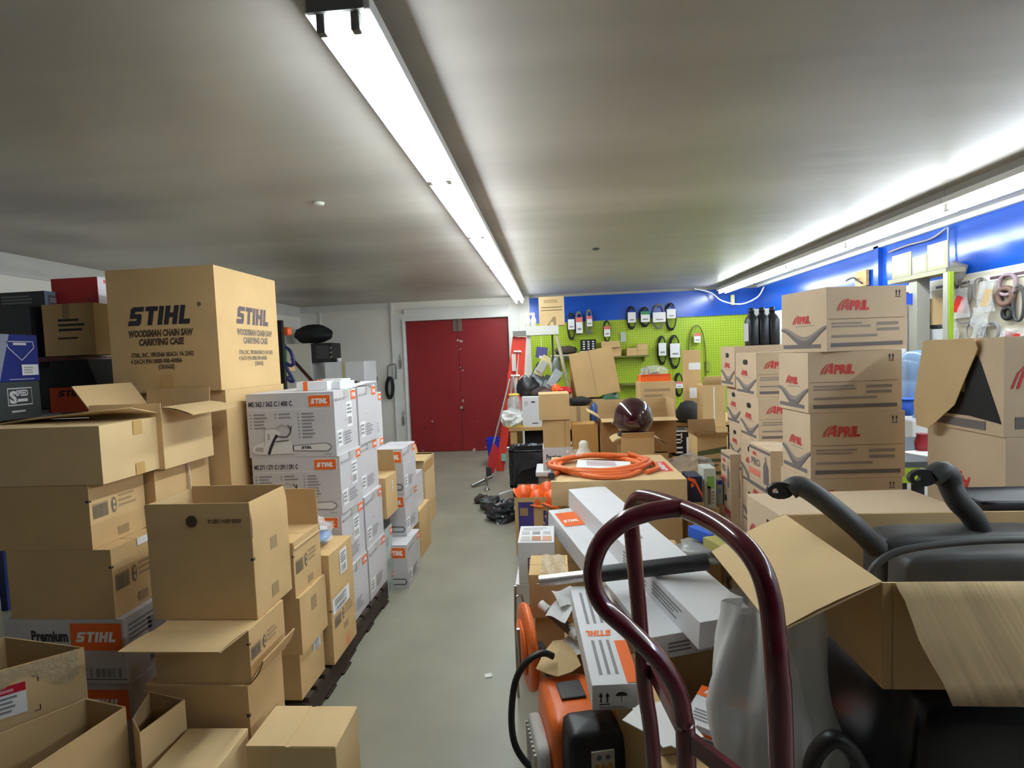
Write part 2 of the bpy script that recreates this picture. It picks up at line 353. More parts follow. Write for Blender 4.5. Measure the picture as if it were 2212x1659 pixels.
wb=MB(); PX=-.36
wb.box(((LX+DX0)/2,BY+.05,CZ/2),(DX0-LX,.1,CZ),WALLM); wb.box(((DX0+DX1)/2,BY+.05,(CZ+DZ)/2),(DX1-DX0,.1,CZ-DZ),WALLM)
wb.box(((DX1+PX)/2,BY+.05,CZ/2),(PX-DX1,.1,CZ),WALLM)
wb.box(((PX+RX)/2,BY+.05,2.07/2),(RX-PX,.1,2.07),GREENW); wb.box(((PX+RX)/2,BY+.05,(CZ+2.07)/2),(RX-PX,.1,CZ-2.07),BLUEW)
struct(wb.build('wall_back'))
wr=MB()
wr.box((RX+.05,(BY+FY)/2,1.03),(.1,BY-FY,2.06),mat('white_right_wall',(214,216,214),.6,var=.04,scale=2)); wr.box((RX+.05,(BY+FY)/2,(CZ+2.06)/2),(.1,BY-FY,CZ-2.06),BLUEW)
struct(wr.build('wall_right'))
slab('trim_1',(LX+.0125,(BY+FY)/2,CZ-.085),(.025,BY-FY,.17),WPAINT)
slab('trim_2',(RX-.02,(BY+FY)/2,CZ-.02),(.04,BY-FY,.04),WPAINT)
slab('trim_3',((PX+RX)/2,BY-.015,CZ-.02),(RX-PX,.03,.04),mat('grey_trim',(150,148,140),.6))
slab('trim_4',((LX+DX0-.24)/2,BY-.012,CZ-.05),(DX0-.24-LX,.024,.1),WPAINT)
slab('trim_5',(LX+.35,BY-.01,CZ/2-.05),(.035,.02,CZ-.1),WPAINT)
slab('trim_6',(2.3,BY-.012,2.08),(1.9,.024,.02),BLUEW)
slab('trim_7',(RX-.02,5.62,2.29),(.04,.08,.42),BLUEW)
# red double door with white frame
DRED=mat('worn_red_door_paint',(134,22,27),.5,var=.06,scale=5)
CHIP=mat('bare_chipped_paint',(176,156,144),.8); DIRT=mat('dark_smudge',(70,30,28),.8)
for k,(x0,x1) in enumerate(((DX0+.01,-1.562),(-1.556,DX1-.01))):
    d=struct(MB().box(((x0+x1)/2,BY+.02,DZ/2),(x1-x0,.045,DZ-.01),DRED).build('door_%d'%(k+1),bevel=.004))
    pm=MB(); rnd=random.Random(k+3)
    for _ in range(16 if k else 10):
        px_=rnd.uniform(x0+.05,x1-.05); pz=rnd.choice((rnd.uniform(.02,.12),rnd.uniform(.02,.12),rnd.uniform(.1,.6)))
        if rnd.random()<.45: px_=(x1-.02 if k==0 else x0+.03)+rnd.uniform(-.03,.03); pz=rnd.uniform(.2,1.9)
        n=7; rr=rnd.uniform(.008,.03); pm.poly([(px_+rr*rnd.uniform(.5,1.2)*math.cos(2*math.pi*i/n),BY-.0035,pz+rr*rnd.uniform(.5,1.3)*math.sin(2*math.pi*i/n)) for i in range(n)],CHIP if rnd.random()<.75 else DIRT)
    pm.build('chipped_paint',d)
    MB().box((-1.6 if k==0 else -1.52,BY-.012,2.1),(.07,.02,.2),mat('rusty_steel',(120,100,92),.6,metal=.4)).build('slide_bolt',d)
fr=MB(); fw=.2
fr.box((DX0-fw/2,BY-.02,(DZ+.12)/2),(fw,.04,DZ+.12),WPAINT); fr.box((DX1+fw*.45,BY-.02,(DZ+.12)/2),(fw*.9,.04,DZ+.12),WPAINT); fr.box(((DX0+DX1)/2,BY-.02,DZ+.1),(DX1-DX0+.02,.04,.2),WPAINT)
fr.box((DX0-.02,BY-.045,DZ/2),(.04,.05,DZ),WPAINT); fr.box((DX1+.02,BY-.045,DZ/2),(.04,.05,DZ),WPAINT); fr.box(((DX0+DX1)/2,BY-.045,DZ+.02),(DX1-DX0+.08,.05,.04),WPAINT)
fr.box((DX0-fw-.02,BY-.025,CZ/2),(.035,.05,CZ),WPAINT)
struct(fr.build('trim_8',bevel=.003))
for nm,z in (('upper',1.5),('lower',.55)):
    h=MB(); h.box((DX0-.11,BY-.045,z),(.045,.012,.13),STEEL); h.tube([(DX0-.1,BY-.06,z+.16),(DX0-.1,BY-.06,z-.08),(DX0-.14,BY-.06,z-.08)],.008,STEEL,6)
    tag(h.build('door_latch'),'%s small steel latch on the white frame left of the red door'%nm,'latch')
# ================================================================ CEILING LIGHTS
EM=mat('lit_fluorescent_tube',(240,250,255),.3,emit=TUBE_EMIT); HOUS=mat('white_enamel_fixture',(212,212,206),.4); ENDG=mat('grey_fixture_end',(110,108,106),.5); FIXG=mat('grey_fixture_channel',(150,146,138),.5)
def fixture(x,y0,L,label,group,first=False):
    t=thing('fluorescent_light_fixture',label,'light fixture',(x,y0,CZ),0,group)
    h=MB(); h.box((0,L/2,-.025),(.12,L-.002,.05),FIXG); h.build('base_channel',t); h=MB(); h.box((0,L/2,-.07),(.17,L-.002,.04),HOUS); h.build('reflector_housing',t,bevel=.004)
    if first: MB().box((0,-.004,-.047),(.145,.01,.095),ENDG).build('end_cap',t)
    for sx in (-.044,.044):
        q=MB(); q.tube([(sx,.03,-.118),(sx,L-.03,-.118)],.0165,EM,12); q.build('fluorescent_tube',t)
        for yy in (.015,L-.015):
            q=MB(); q.box((sx,yy,-.112),(.022,.024,.05),HOUS if not (first and yy<.1) else ENDG); q.build('lamp_holder',t,bevel=.003)
    return t
ordn=['nearest','second','third','fourth','fifth','farthest']
for k in range(6): fixture(-.505,1.33+k*1.19,1.19,'%s twin tube fluorescent strip of the left ceiling row over the aisle'%ordn[k].capitalize(),'left row of ceiling strip lights',k==0)
ord2=['Nearest, behind the camera,','Second','Third']+[o.capitalize() for o in ('fourth','fifth','sixth','seventh','farthest')]
for k in range(8): fixture(2.62,-1.05+k*1.19,1.19,'%s twin tube fluorescent strip of the right row beside the blue wall'%ord2[k],'right row of ceiling strip lights')
# ================================================================ LEFT SIDE: STACKED CARTONS
def stroke(f,pts,wd,m,l=1):
    for (a,b),(c,d) in zip(pts,pts[1:]):
        dx,dy=c-a,d-b; L=math.hypot(dx,dy) or 1; nx,ny=-dy/L*wd/2,dx/L*wd/2
        f.pol([(a-nx,b-ny),(c-nx,d-ny),(c+nx,d+ny),(a+nx,b+ny)],m,l)
SAWL=mat('pale_grey_drawing',(226,224,222),.6); SAWM=mat('mid_grey_drawing',(178,174,172),.6)
def sawdraw(f,x,y,s,l=1):
    Q=lambda p:[(x+a*s,y+b*s) for a,b in p]
    bar=[(1.42,.1),(2.6,.06),(2.72,.12),(2.76,.22),(2.7,.31),(2.55,.36),(1.42,.3)]
    f.pol(Q(bar),INKG,l); f.pol(Q([(1.46,.13),(2.58,.1),(2.7,.18),(2.7,.25),(2.55,.33),(1.46,.27)]),SAWL,l+1)
    f.brand(x+1.72*s,y+.17*s,.09*s,INK,l=l+2)
    f.pol(Q([(0,.12),(.12,.02),(.5,0),(1.45,.02),(1.45,.32),(1.3,.5),(.6,.5),(.3,.38),(.08,.3)]),SAWL,l); f.pol(Q([(.1,.12),(.4,.09),(.42,.24),(.16,.26)]),SAWM,l+1)
    f.pol(Q([(.45,.3),(1.0,.34),(1.0,.78),(.82,.88),(.5,.84)]),SAWL,l+1); f.pol(Q([(.58,.5),(.66,.5),(.66,.7),(.58,.7)]),SAWM,l+2)
    stroke(f,Q([(.45,.3),(.5,.84),(.82,.88),(1.0,.78)]),.015*s,INKG,l+2); stroke(f,Q([(0,.12),(.12,.02),(.5,0),(1.45,.02)]),.015*s,INKG,l+2)
    stroke(f,Q([(.6,.02),(.68,.24),(.82,.52),(.92,.66)]),.09*s,INK,l+3)
    stroke(f,Q([(.9,.6),(1.25,.58),(1.38,.72),(1.42,.95)]),.035*s,INK,l+3); stroke(f,Q([(1.4,.8),(1.3,.98)]),.03*s,INK,l+3); stroke(f,Q([(.92,.9),(1.1,1.0),(1.3,.9)]),.04*s,SAWM,l+2); stroke(f,Q([(.85,.44),(1.3,.47)]),.03*s,INK,l+3)
def saw_print(title,draw=True,stick=1):
    def p(f,w,d,h):
        F=f['F']; F.text(title,.012,h*.8,h*.075,INK,w=min(.5*w,.013*len(title)*1.0),bold=.03); F.logo(w*.715,h*.775,w*.245,h*.175)
        F.rect(.008,h*.742,w-.016,.0015,WINK)
        for cx,n,y0 in ((.03,5,.42),(.32,2,.6),(.58,8,.3)):
            for k in range(n):
                yy=h*(.66-.052*k); F.rect(w*cx,yy,.008,h*.022,INKG); F.rect(w*(cx+.045),yy,w*random.uniform(.1,.16),h*.024,INKG)
        if draw: sawdraw(F,w*.03,h*.045,w*.335)
        if draw: F.lines(w*.86,h*.02,w*.1,h*.02,1,INKG)
        R=f['R']; R.text(title,.012,h*.84,h*.045,INKG,w=d*.42,bold=.02); R.logo(d*.74,h*.82,d*.23,h*.15)
        R.rect(d*.05,h*.12,d*.26,h*.27,PAPER); R.lines(d*.1,h*.16,d*.16,h*.2,3,INKG,l=2); R.barcode(d*.06,h*.14,.006,h*.2,INK,2); R.barcode(d*.28,h*.14,.006,h*.2,INK,2)
        R.lines(d*.36,h*.12,d*.38,h*.22,5,INKG,jag=.4)
        R.rect(d*.42,h*.5,d*.02,.008,REDINK)
        if stick: R.sticker(d*.5,h*.38,d*.27,h*.42)
        R.rect(d*.44,h*.87,d*.2,h*.13,mat('grey_tape_strip',(196,192,184),.3),2)
    return p
def emblem_print(side='R',x=.12,y=.45,sz=.09,flip=False):
    def p(f,w,d,h):
        g=f[side]; g.rect(x*d,y*h,d*.26,h*.24,FAINT); g.barcode(x*d,y*h+.003,d*.25,h*.2,INKGK,18)
        n=14; cx,cy=x*d+d*.36,y*h+h*.13
        g.pol([(cx+d*.05*math.cos(2*math.pi*i/n),cy+h*.13*math.sin(2*math.pi*i/n)) for i in range(n)],INKGK)
        g.pol([(cx+d*.022*math.cos(2*math.pi*i/n),cy+h*.05+h*.035*math.sin(2*math.pi*i/n)) for i in range(n)],KRAFT,2); g.pol([(cx+d*.022*math.cos(2*math.pi*i/n),cy-h*.05+h*.035*math.sin(2*math.pi*i/n)) for i in range(n)],KRAFT,2)
        g.lines(cx+d*.08,y*h+h*.05,d*.34,h*.24,3,FAINT,jag=.5)
        g.rect(d*.45,h*.06,d*.2,h*.14,FAINT)
        g.rect(-.0,h*.73,d*.03,h*.03,INK)
        F=f['F']; F.rect(w*.975,h*.73,w*.024,h*.03,INK)
    return p
def label_part(x,y,w_,h_,side='R',name='shipping_label',m=None,fn=None):
    def parts(root,w,d,h):
        mb=MB(); f=faces(mb,w,d,h)[side]; f.rect(x*(w if side in 'FT' else d),y*(d if side=='T' else h),w_,h_,m or PAPER,1.5)
        X=x*(w if side in 'FT' else d); Y=y*(d if side=='T' else h)
        if fn: fn(f,X,Y,w_,h_)
        elif m is None: f.lines(X+w_*.1,Y+h_*.45,w_*.75,h_*.45,4,INKG,l=3); f.barcode(X+w_*.12,Y+h_*.1,w_*.7,h_*.25,INKG,l=3)
        mb.build(name,root)
    return parts
def tapes(lst):
    def parts(root,w,d,h):
        for side,x,y,ww,hh in lst:
            mb=MB(); f=faces(mb,w,d,h)[side]; f.rect(x,y,ww,hh,TAPE,2); mb.build('packing_tape',root)
    return parts
# --- column 1, nearest the left edge of the picture
A=fit((213,920,1047),rx=357,Y=1.9,w=.66,zb=1.127,zt=1.355)
def L1top(f,w,d,h): f['T'].text('POST-ORDER',.36,.10,.03,FAINT,w=.22,bold=.03)
def L1parts(root,w,d,h):
    tapes([('R',d*.46,h-.06,d*.14,.06),('R',d*.46,.0,d*.14,.05)])(root,w,d,h)
carton('Wide kraft carton with tape strips and a lifted top flap, top of the leftmost column',A,KRAFT2,L1top,name='cardboard_box',parts=L1parts,seam='')
o=MB(); q=A; # lifted far flap of the top carton
fl=MB(); fl.grid(lambda u,v:((u-.5)*(A['w']-.05)+.03,A['d']/2-v*.2,A['h']+.004+.05*v*(u**.8)),4,3,KRAFT2,True); r=[x for x in COL.objects if x.get('label','').startswith('Wide kraft carton with tape')][0]
fl.build('flap',r,solid=.004)
B=fit((189,1050,1188),rx=308,Y=1.9,w=.6,zb=.872,zt=1.125)
carton('Plain kraft carton with grey emblem print, second from the top of the leftmost column',B,KRAFT,emblem_print(x=.05))
def whitetab(root,w,d,h):
    mb=MB(); f=faces(mb,w,d,h)['R']; f.rect(d*.5,h-.03,d*.22,.03,PAPER,2); mb.build('paper_label',root)
Cc=fit((238,1188,1335),lx=12,Y=1.9,d=.26,zb=.595,zt=.871)
carton('Kraft carton with white label tab, resting on the grey premium carton',Cc,KRAFT,emblem_print(x=.05,y=.38),parts=whitetab)
D=fit((266,1340,1478),lx=10,Y=1.9,d=.24,zb=.335,zt=.594)
def prem(f,w,d,h):
    F=f['F']; F.text('Premium',.11,h*.66,h*.16,INK,w=.155,bold=.04); F.rect(w-.225,h*.52,.215,h*.42,ORANGE); F.brand(w-.205,h*.65,h*.16,WINK,w=.175,l=2); F.rect(0,h*.06,w,.003,INK)
    F.barcode(w-.2,h*.1,.19,h*.14,INKG,8); f['R'].lines(.02,h*.6,d*.6,h*.3,4,INKG); f['R'].rect(d*.5,h*.1,d*.4,h*.7,INKG)
carton('Grey premium chain saw carton with orange block, low in the leftmost column',D,GREY,prem)
E1=dict(D); E1['loc']=(D['loc'][0]+.01,D['loc'][1]+.01,0); E1['h']=.333
carton('Grey chain saw carton with orange edge at the bottom of the leftmost column',E1,GREY,lambda f,w,d,h:(f['F'].rect(w-.25,h*.55,.23,h*.36,ORANGE),f['F'].brand(w-.22,h*.66,h*.14,WINK,w=.17,l=2)))
# --- big saw case cartons
Wd=fit((460,570,846),lx=226,rx=593,X=-1.68,zb=1.445,zt=2.075)
def woods(f,w,d,h):
    F=f['F']; R=f['R']
    F.brand(w*.18,h*.545,h*.15,INK,w=w*.6); F.text('®',w*.83,h*.68,.02,INKB)
    for g,W,x0,m in ((F,w,.18,INKB),(R,d,.28,INKGK)):
        if g is R: g.brand(W*x0,h*.55,h*.15,mat('faded_black_ink',(92,80,82),.8),w=W*.56)
        c=W*(x0+.3); g.text('WOODSMAN CHAIN SAW',c,h*.455,h*.05,m,w=W*.6,shear=.15,center=True,bold=.055); g.text('CARRYING CASE',c,h*.385,h*.05,m,w=W*.42,shear=.15,center=True,bold=.055)
        g.text('STIHL, INC., VIRGINIA BEACH, VA 23452',c,h*.29,h*.034,m,w=W*.58,center=True,bold=.03); g.text('4 EACH P/N 0000-900-4008A',c-W*.06,h*.238,h*.034,m,w=W*.48,center=True,bold=.03); g.text('(ORANGE)',c+W*.03,h*.19,h*.034,m,w=W*.15,center=True,bold=.03)
def woodtape(root,w,d,h):
    mb=MB(); faces(mb,w,d,h)['F'].rect(w*.45,0,.065,.09,TAPE,2); mb.build('packing_tape',root)
carton('Tall kraft woodsman chain saw case carton towering over the left stacks',Wd,KRAFT,woods,parts=woodtape,seam='y')
B2=dict(Wd); B2['loc']=(Wd['loc'][0]+.005,Wd['loc'][1]+.02,.81); B2['h']=.634
carton('Kraft woodsman chain saw case carton under the tallest one, half hidden by grey saw cartons',B2,KRAFT,woods,seam='y')
B3=dict(B2); B3['loc']=(B2['loc'][0],B2['loc'][1]+.01,.13); B3['h']=.68
carton('Lowest kraft carton under the two woodsman saw case cartons',B3,KRAFT,None)
C=dict(w=.34,d=.34,h=.275,loc=(-1.89,2.365,1.12),yaw=0)
carton('Open kraft carton with flaps spread before the tall woodsman carton',C,KRAFT2,None,flaps={'F':(-8,.02),'L':(35,.13),'R':(104,.15),'B':(6,.07)})
Dd=dict(w=.30,d=.37,h=.30,loc=(-1.92,2.375,.815),yaw=0)
def strap(root,w,d,h):
    mb=MB(); mb.tube(smoothpath([(w/2+.001,d*.02,h+.002),(w/2+.012,d*.05,h-.01),(w/2+.012,d*.07,h*.5),(w/2+.008,d*.07,h*.25)],5),.009,PAPER,8,flat=.3); mb.build('white_strap',root)
carton('Kraft carton with a white strap hanging down its side, below the open flapped carton',Dd,KRAFT,None,parts=strap)
D2=dict(Dd); D2['loc']=(-1.92,2.375,.40); D2['h']=.414; carton('Kraft carton directly under the strapped carton',D2,KRAFT); D3=dict(D2); D3['loc']=(-1.92,2.375,0); D3['h']=.399; carton('Lowest kraft carton on the floor under the strapped carton',D3,KRAFT)
# --- column 2 by the aisle: open box on two others
X2=-1.125
c2=fit((545,1164,1339),lx=318,rx=622,X=X2); z1=c2['loc'][2]
def l2p(f,w,d,h):
    emblem_print(x=.03,y=-5)(dict(f,R=Face(MB(),(0,0,0),(0,1,0),(0,0,1))),w,d,h)
    f['R'].rect(d*.45,h*.72,d*.18,h*.16,FAINT); f['R'].rect(d*.42,h*.12,d*.18,h*.16,FAINT); f['R'].rect(0,h*.73,d*.03,h*.035,INK)
r=carton('Empty open kraft carton with raised flaps on top of the stack beside the aisle',c2,KRAFT,l2p,flaps={'F':(1,.135),'B':(-2,.14),'R':(-3,.135),'L':(2,.13)})
for ch in r.children:
    if ch.name.startswith('flap') and not ch.name.startswith('flap.0'): pass
fp=MB(); fp2=MB(); g2=Face(fp2,(-c2['w']/2,-c2['d']/2-.002,c2['h']),(1,0,0),(0,0,1)); g=Face(fp,(-c2['w']/2,-c2['d']/2-.002,c2['h']),(1,0,0),(0,0,1)); n=20
g.pol([(c2['w']*.45+.022*math.cos(2*math.pi*i/n),.07+.022*math.sin(2*math.pi*i/n)) for i in range(n)],INKB,4); g2.text('0000-009-1387-A',c2['w']*.6,.062,.015,INKB,w=.13,flip=True,l=4); fp.build('printed_stamp',r); fp2.build('printed_number',r)
c3=fit((535,1342,1478),lx=328,rx=610,X=X2+.01); c3['h']=z1-.001-c3['loc'][2]; z2=c3['loc'][2]
carton('Kraft carton with a front flap sticking out, second in the stack beside the aisle',c3,KRAFT,emblem_print(x=.03,y=.42),flaps={'F':(86,.16)},open_top=False)
c4=fit((535,1484,1600),lx=312,rx=608,X=X2); c4['loc']=(c4['loc'][0],c4['loc'][1],0); c4['h']=z2-.001
carton('Kraft carton with grey emblem at the foot of the stack beside the aisle',c4,KRAFT,emblem_print(x=.03,y=.3),flaps={'R':(35,.11)},open_top=False)
# --- column 3
X3=-1.118
d1=fit((629,1175,1295),rx=687,X=X3,w=.27); d2=fit((638,1299,1425),rx=695,X=X3+.015,w=.28); d3=fit((631,1433,1520),rx=684,X=X3,w=.26)
d3['loc']=(d3['loc'][0],d3['loc'][1],.13); d3['h']=d2['loc'][2]-.131; d1['loc']=(d1['loc'][0],d1['loc'][1]+.0,d1['loc'][2]); d2['h']=d1['loc'][2]-.001-d2['loc'][2]
for q in (d1,d2,d3): q['loc']=(q['loc'][0],max(q['loc'][1],2.115+q['d']/2),q['loc'][2])
carton('Half open kraft carton with tall back flap, behind the empty open carton',d1,KRAFT,emblem_print(x=.06,y=.4),flaps={'B':(-2,.17),'R':(170,.03),'L':(10,.1)},open_top=False)
carton('Kraft carton with one round smudge, in the middle of the second aisle stack',d2,KRAFT,lambda f,w,d,h:f['R'].rect(d*.4,h*.58,d*.2,h*.24,FAINT))
carton('Kraft carton with white label at the base of the second aisle stack',d3,KRAFT,None,parts=label_part(.55,.7,.07,.05,'R'))
# --- column 4
X4=-1.085
e1=fit((705,1204,1300),rx=762,X=X4,w=.44); e2=fit((709,1303,1403),rx=750,X=X4,w=.44); e3=fit((700,1409,1481),rx=750,X=X4,w=.44)
for q in (e1,e2,e3): q['d']=.285; q['loc']=(X4-q['w']/2,2.375+q['d']/2,q['loc'][2])
e3['loc']=(e3['loc'][0],e3['loc'][1],.13); e3['h']=e2['loc'][2]-.131; e2['h']=e1['loc'][2]-.001-e2['loc'][2]
carton('Kraft carton topped by a clear plastic parts bag, in the third aisle stack',e1,KRAFT,None,parts=label_part(.42,.32,.085,.12,'R'),seam='')
carton('Kraft carton with a large white upper label, in the middle of the third aisle stack',e2,KRAFT,emblem_print(x=.1,y=.3),parts=label_part(.05,.62,.2,.075,'R'))
carton('Kraft carton with an orange print strip at the foot of the third aisle stack',e3,KRAFT,lambda f,w,d,h:f['R'].rect(d*.52,h*.1,d*.16,h*.62,mat('faded_orange_ink',(214,140,96),.8)))
# plastic parts bag
pb=thing('plastic_parts_bag','Crinkled clear plastic bag of orange and blue packets on a kraft carton','plastic bag',(e1['loc'][0]+.08,e1['loc'][1]-.02,e1['loc'][2]+e1['h']+.0))
vs,fs=blob(.085,3,.55,18,10,(1.1,1.25,.85),3.5); MB().add([(x,y,max(z+.07,.002)) for x,y,z in vs],fs,CLEAR,False).build('clear_film',pb)
for (x,y,z,c,ry) in ((-.03,-.05,.05,ORANGE,.5),(.03,.03,.04,mat('sky_blue_print',(70,140,210),.5),.2),(.0,.05,.07,PAPER,-.3)):
    MB().box((0,0,0),(.09,.08,.02),c,Matrix.Translation((x,y,z))@Matrix.Rotation(ry,4,'X')@Matrix.Rotation(ry*.6,4,'Y')).build('packet',pb)
# --- grey chain saw cartons on the pallet
XM=-1.15
tops=[(722,845,985),(727,987,1125),(731,1127,1265),(736,1267,1392)]
m1=fit(tops[0],lx=533,rx=775,X=XM); zz=[m1['loc'][2]+m1['h'],m1['loc'][2],m1['loc'][2]*2/3+.13/3,m1['loc'][2]/3+.13*2/3,.13]
near_y=m1['loc'][1]-m1['d']/2; mw,md=m1['w'],.315
ttl=['MS 362 / 362 C / 400 C','MS 271 / 271 C / 291 / 291 C','MS 271 / 291','MS 271 / 291']
lab=['Grey chain saw carton marked 362 and 400, top of the front pallet stack','Grey saw carton marked 271 and 291, second from top of the front pallet stack','Grey chain saw carton third down in the front pallet stack','Grey chain saw carton at the bottom of the front pallet stack']
lab2=['White sided saw carton at the top of the second pallet stack','White sided saw carton second down in the second pallet stack','White sided saw carton third down in the second pallet stack','White sided saw carton at the bottom of the second pallet stack']
for k in range(4):
    b=dict(w=mw,d=md,h=zz[k]-zz[k+1]-.001,loc=(XM-mw/2+(-.006,.004,.0,.008)[k],near_y+md/2,zz[k+1]),yaw=(0,.6,-.5,.3)[k])
    carton(lab[k],b,GREY,saw_print(ttl[k],stick=k!=3),name='saw_carton',cat='carton',group='grey saw cartons on the pallet')
    b=dict(w=mw,d=md,h=zz[k]-zz[k+1]-.001,loc=(XM-mw/2+(.0,-.01,.006,.012)[k],near_y+md*1.5+.012,zz[k+1]),yaw=0)
    carton(lab2[k],b,GREY,saw_print(ttl[(k+1)%4],stick=0),name='saw_carton',cat='carton',group='grey saw cartons on the pallet')
endY=near_y+2*md+.02
# leaflets and small boxes on the pallet stack
zt=zz[0]
def smallbox(label,px,py,dims,zb,m,yaw=0,pr=None,cat='small box',name='small_box',group=None,plane=None):
    p=at(px,py,Z=zb); return carton(label,dict(w=dims[0],d=dims[1],h=dims[2],loc=(p.x,p.y,zb),yaw=yaw),m,pr,name=name,cat=cat,seam='',edge=.0015,group=group)
band=lambda f,w,d,h:(f['F'].rect(w*.22,0,w*.14,h,ORANGE),f['T'].rect(w*.22,0,w*.14,d,ORANGE))
def up(q,dx,dy,z,dims,m,yaw,label,pr=None,name='small_box',cat='small box'): return carton(label,dict(w=dims[0],d=dims[1],h=dims[2],loc=(XM-mw/2+dx,near_y+dy,z),yaw=yaw),m,pr,name=name,cat=cat,seam='',edge=.0015)
up(0,.06,.17,zt,(.17,.10,.05),WHITE,4,'Small white box with an orange band lying on the top saw carton',band)
up(0,.165,.26,zt,(.11,.12,.045),WHITE,-20,'Small white packet box next to the orange banded one on the top saw carton')
up(0,.10,.33,zt,(.16,.1,.055),WHITE,-8,'White box with orange edge behind the banded box on the saw cartons',lambda f,w,d,h:f['F'].rect(0,0,w*.25,h,ORANGE))
for k in range(4):
    b=MB().box((0,0,.002),(.15,.21,.004),PAPER).build('leaflet',loc=(XM-.09+.01*k,near_y+.33+.055*k,zt+.001+.0055*k),yaw=8-6*k); b.rotation_euler[0]=.02
    tag(b,'White folded leaflet %s on the saw cartons'%('lowest of the fanned pile','second from below in the fanned pile','third from below in the fanned pile','topmost of the fanned pile')[k],'leaflet','leaflets on the saw cartons')
up(0,.155,.475,zt,(.08,.1,.03),BLACKP,10,'Small black box under the edge of the leaflets on the saw cartons')
# pallets
def pallet(label,x0,x1,y0,y1,h=.128):
    t=thing('wooden_pallet',label,'pallet',((x0+x1)/2,(y0+y1)/2,0)); W,D=x1-x0,y1-y0; pm=mat('dirty_pallet_wood',(58,44,32),.85,var=.2,scale=5,stretch=(6,1,6))
    for k in range(6): MB().box((0,-D/2+(k+.5)*D/6,h-.01),(W,D/6-.03,.02),pm).build('deck_board',t)
    for k in range(3): MB().box((-W/2+.05+k*(W-.1)/2,0,(h-.02)/2+.01),(.09,D,h-.04),pm).build('stringer',t)
    for k in range(3): MB().box((0,-D/2+.06+k*(D-.12)/2,.0055),(W,.1,.011),pm).build('bottom_board',t)
pallet('Low dark wooden pallet under the grey saw cartons',-1.66,-1.12,2.62,3.31)
pallet('Low dark wooden pallet under the two shorter kraft stacks by the aisle',-1.56,-1.1,2.12,2.615)
# --- smaller cartons further up the aisle
def minilogo(side='R',x=.66,y=.6,w_=.3,h_=.3):
    def p(f,w,d,h):
        g=f[side]; L=d if side in 'RL' else w; g.logo(L*x,h*y,L*w_,h*h_); g.lines(L*.08,h*.2,L*.4,h*.4,4,INKG)
    return p
TEAL=mat('grey_green_carton',(176,186,182),.6)
lab3=['Small grey green parts carton on the floor past the pallet','Small grey green parts carton in the middle past the pallet','Small grey green parts carton topmost past the pallet']
for k in range(3): carton(lab3[k],dict(w=.2,d=.15,h=.148,loc=(-1.245,3.44,.149*k),yaw=0),TEAL,minilogo(),name='parts_carton',cat='carton',group='small parts cartons past the pallet')
carton('Dark grey carton between the small parts cartons and the gaping kraft carton',dict(w=.2,d=.15,h=.075,loc=(-1.255,3.44,.447)),mat('charcoal_carton',(70,72,74),.6))
carton('Gaping kraft carton with raised flap perched beyond the pallet stack',dict(w=.28,d=.24,h=.27,loc=(-1.262,3.485,.523)),KRAFT,None,flaps={'B':(-14,.16)},open_top=False,parts=label_part(.52,.55,.03,.075,'R'))
wz=[0,.305,.606,.935]; wl=['White saw carton at the bottom of the narrow stack up the aisle','White saw carton in the middle of the narrow stack up the aisle','White saw carton topmost of the narrow stack up the aisle']
def narrow(f,w,d,h):
    saw_print('MS 271 / 291',draw=False,stick=0)(dict(f,F=Face(MB(),(0,0,0),(1,0,0),(0,0,1))),w,d,h); F=f['F']; F.logo(w*.35,h*.7,w*.6,h*.24); stroke(F,[(w*.2,h*.1),(w*.9,h*.1),(w*.95,h*.16),(w*.9,h*.22),(w*.2,h*.22)],.006,INK)
for k in range(3):
    b=dict(w=.2 if k else .22,d=.34,h=wz[k+1]-wz[k]-.002,loc=((-1.05 if k==0 else -1.09)-.1,3.84 if k else 3.66,wz[k]))
    carton(wl[k],b,GREY,narrow,name='saw_carton',cat='carton',group='white saw cartons up the aisle')
for k in range(4):
    carton(('White saw carton seen in a narrow slice right of the pallet stacks','Saw carton one below the narrow slice','Saw carton two below the narrow slice','Saw carton at the foot below the narrow slice')[k],dict(w=.3,d=.3,h=.33,loc=(-1.46,3.78,.999-.333*k)),GREY,saw_print('MS 271 / 291',draw=False,stick=0),name='saw_carton',cat='carton')
carton('Small kraft carton standing on the floor at the far end of the left stacks',dict(w=.25,d=.36,h=.375,loc=(-1.215,4.21,0)),KRAFT,None)
tb=carton('Grey retail carton with orange band on the small far kraft carton',dict(w=.13,d=.2,h=.27,loc=(-1.19,4.23,.376)),GREY,lambda f,w,d,h:(f['F'].rect(0,h*.62,w,h*.24,ORANGE),f['F'].brand(w*.12,h*.68,h*.1,WINK,w=w*.7,l=2),f['F'].rect(w*.35,h*.08,w*.4,h*.22,INKG)))
tall=carton('Tall narrow kraft carton crumpled with tape, last of the left row on the floor',dict(w=.16,d=.40,h=.625,loc=(-1.305,4.99,0)),KRAFT2,None,flaps={'L':(12,.1),'F':(80,.06),'B':(-75,.06)},open_top=False,parts=tapes([('R',.02,.52,.34,.08)]))
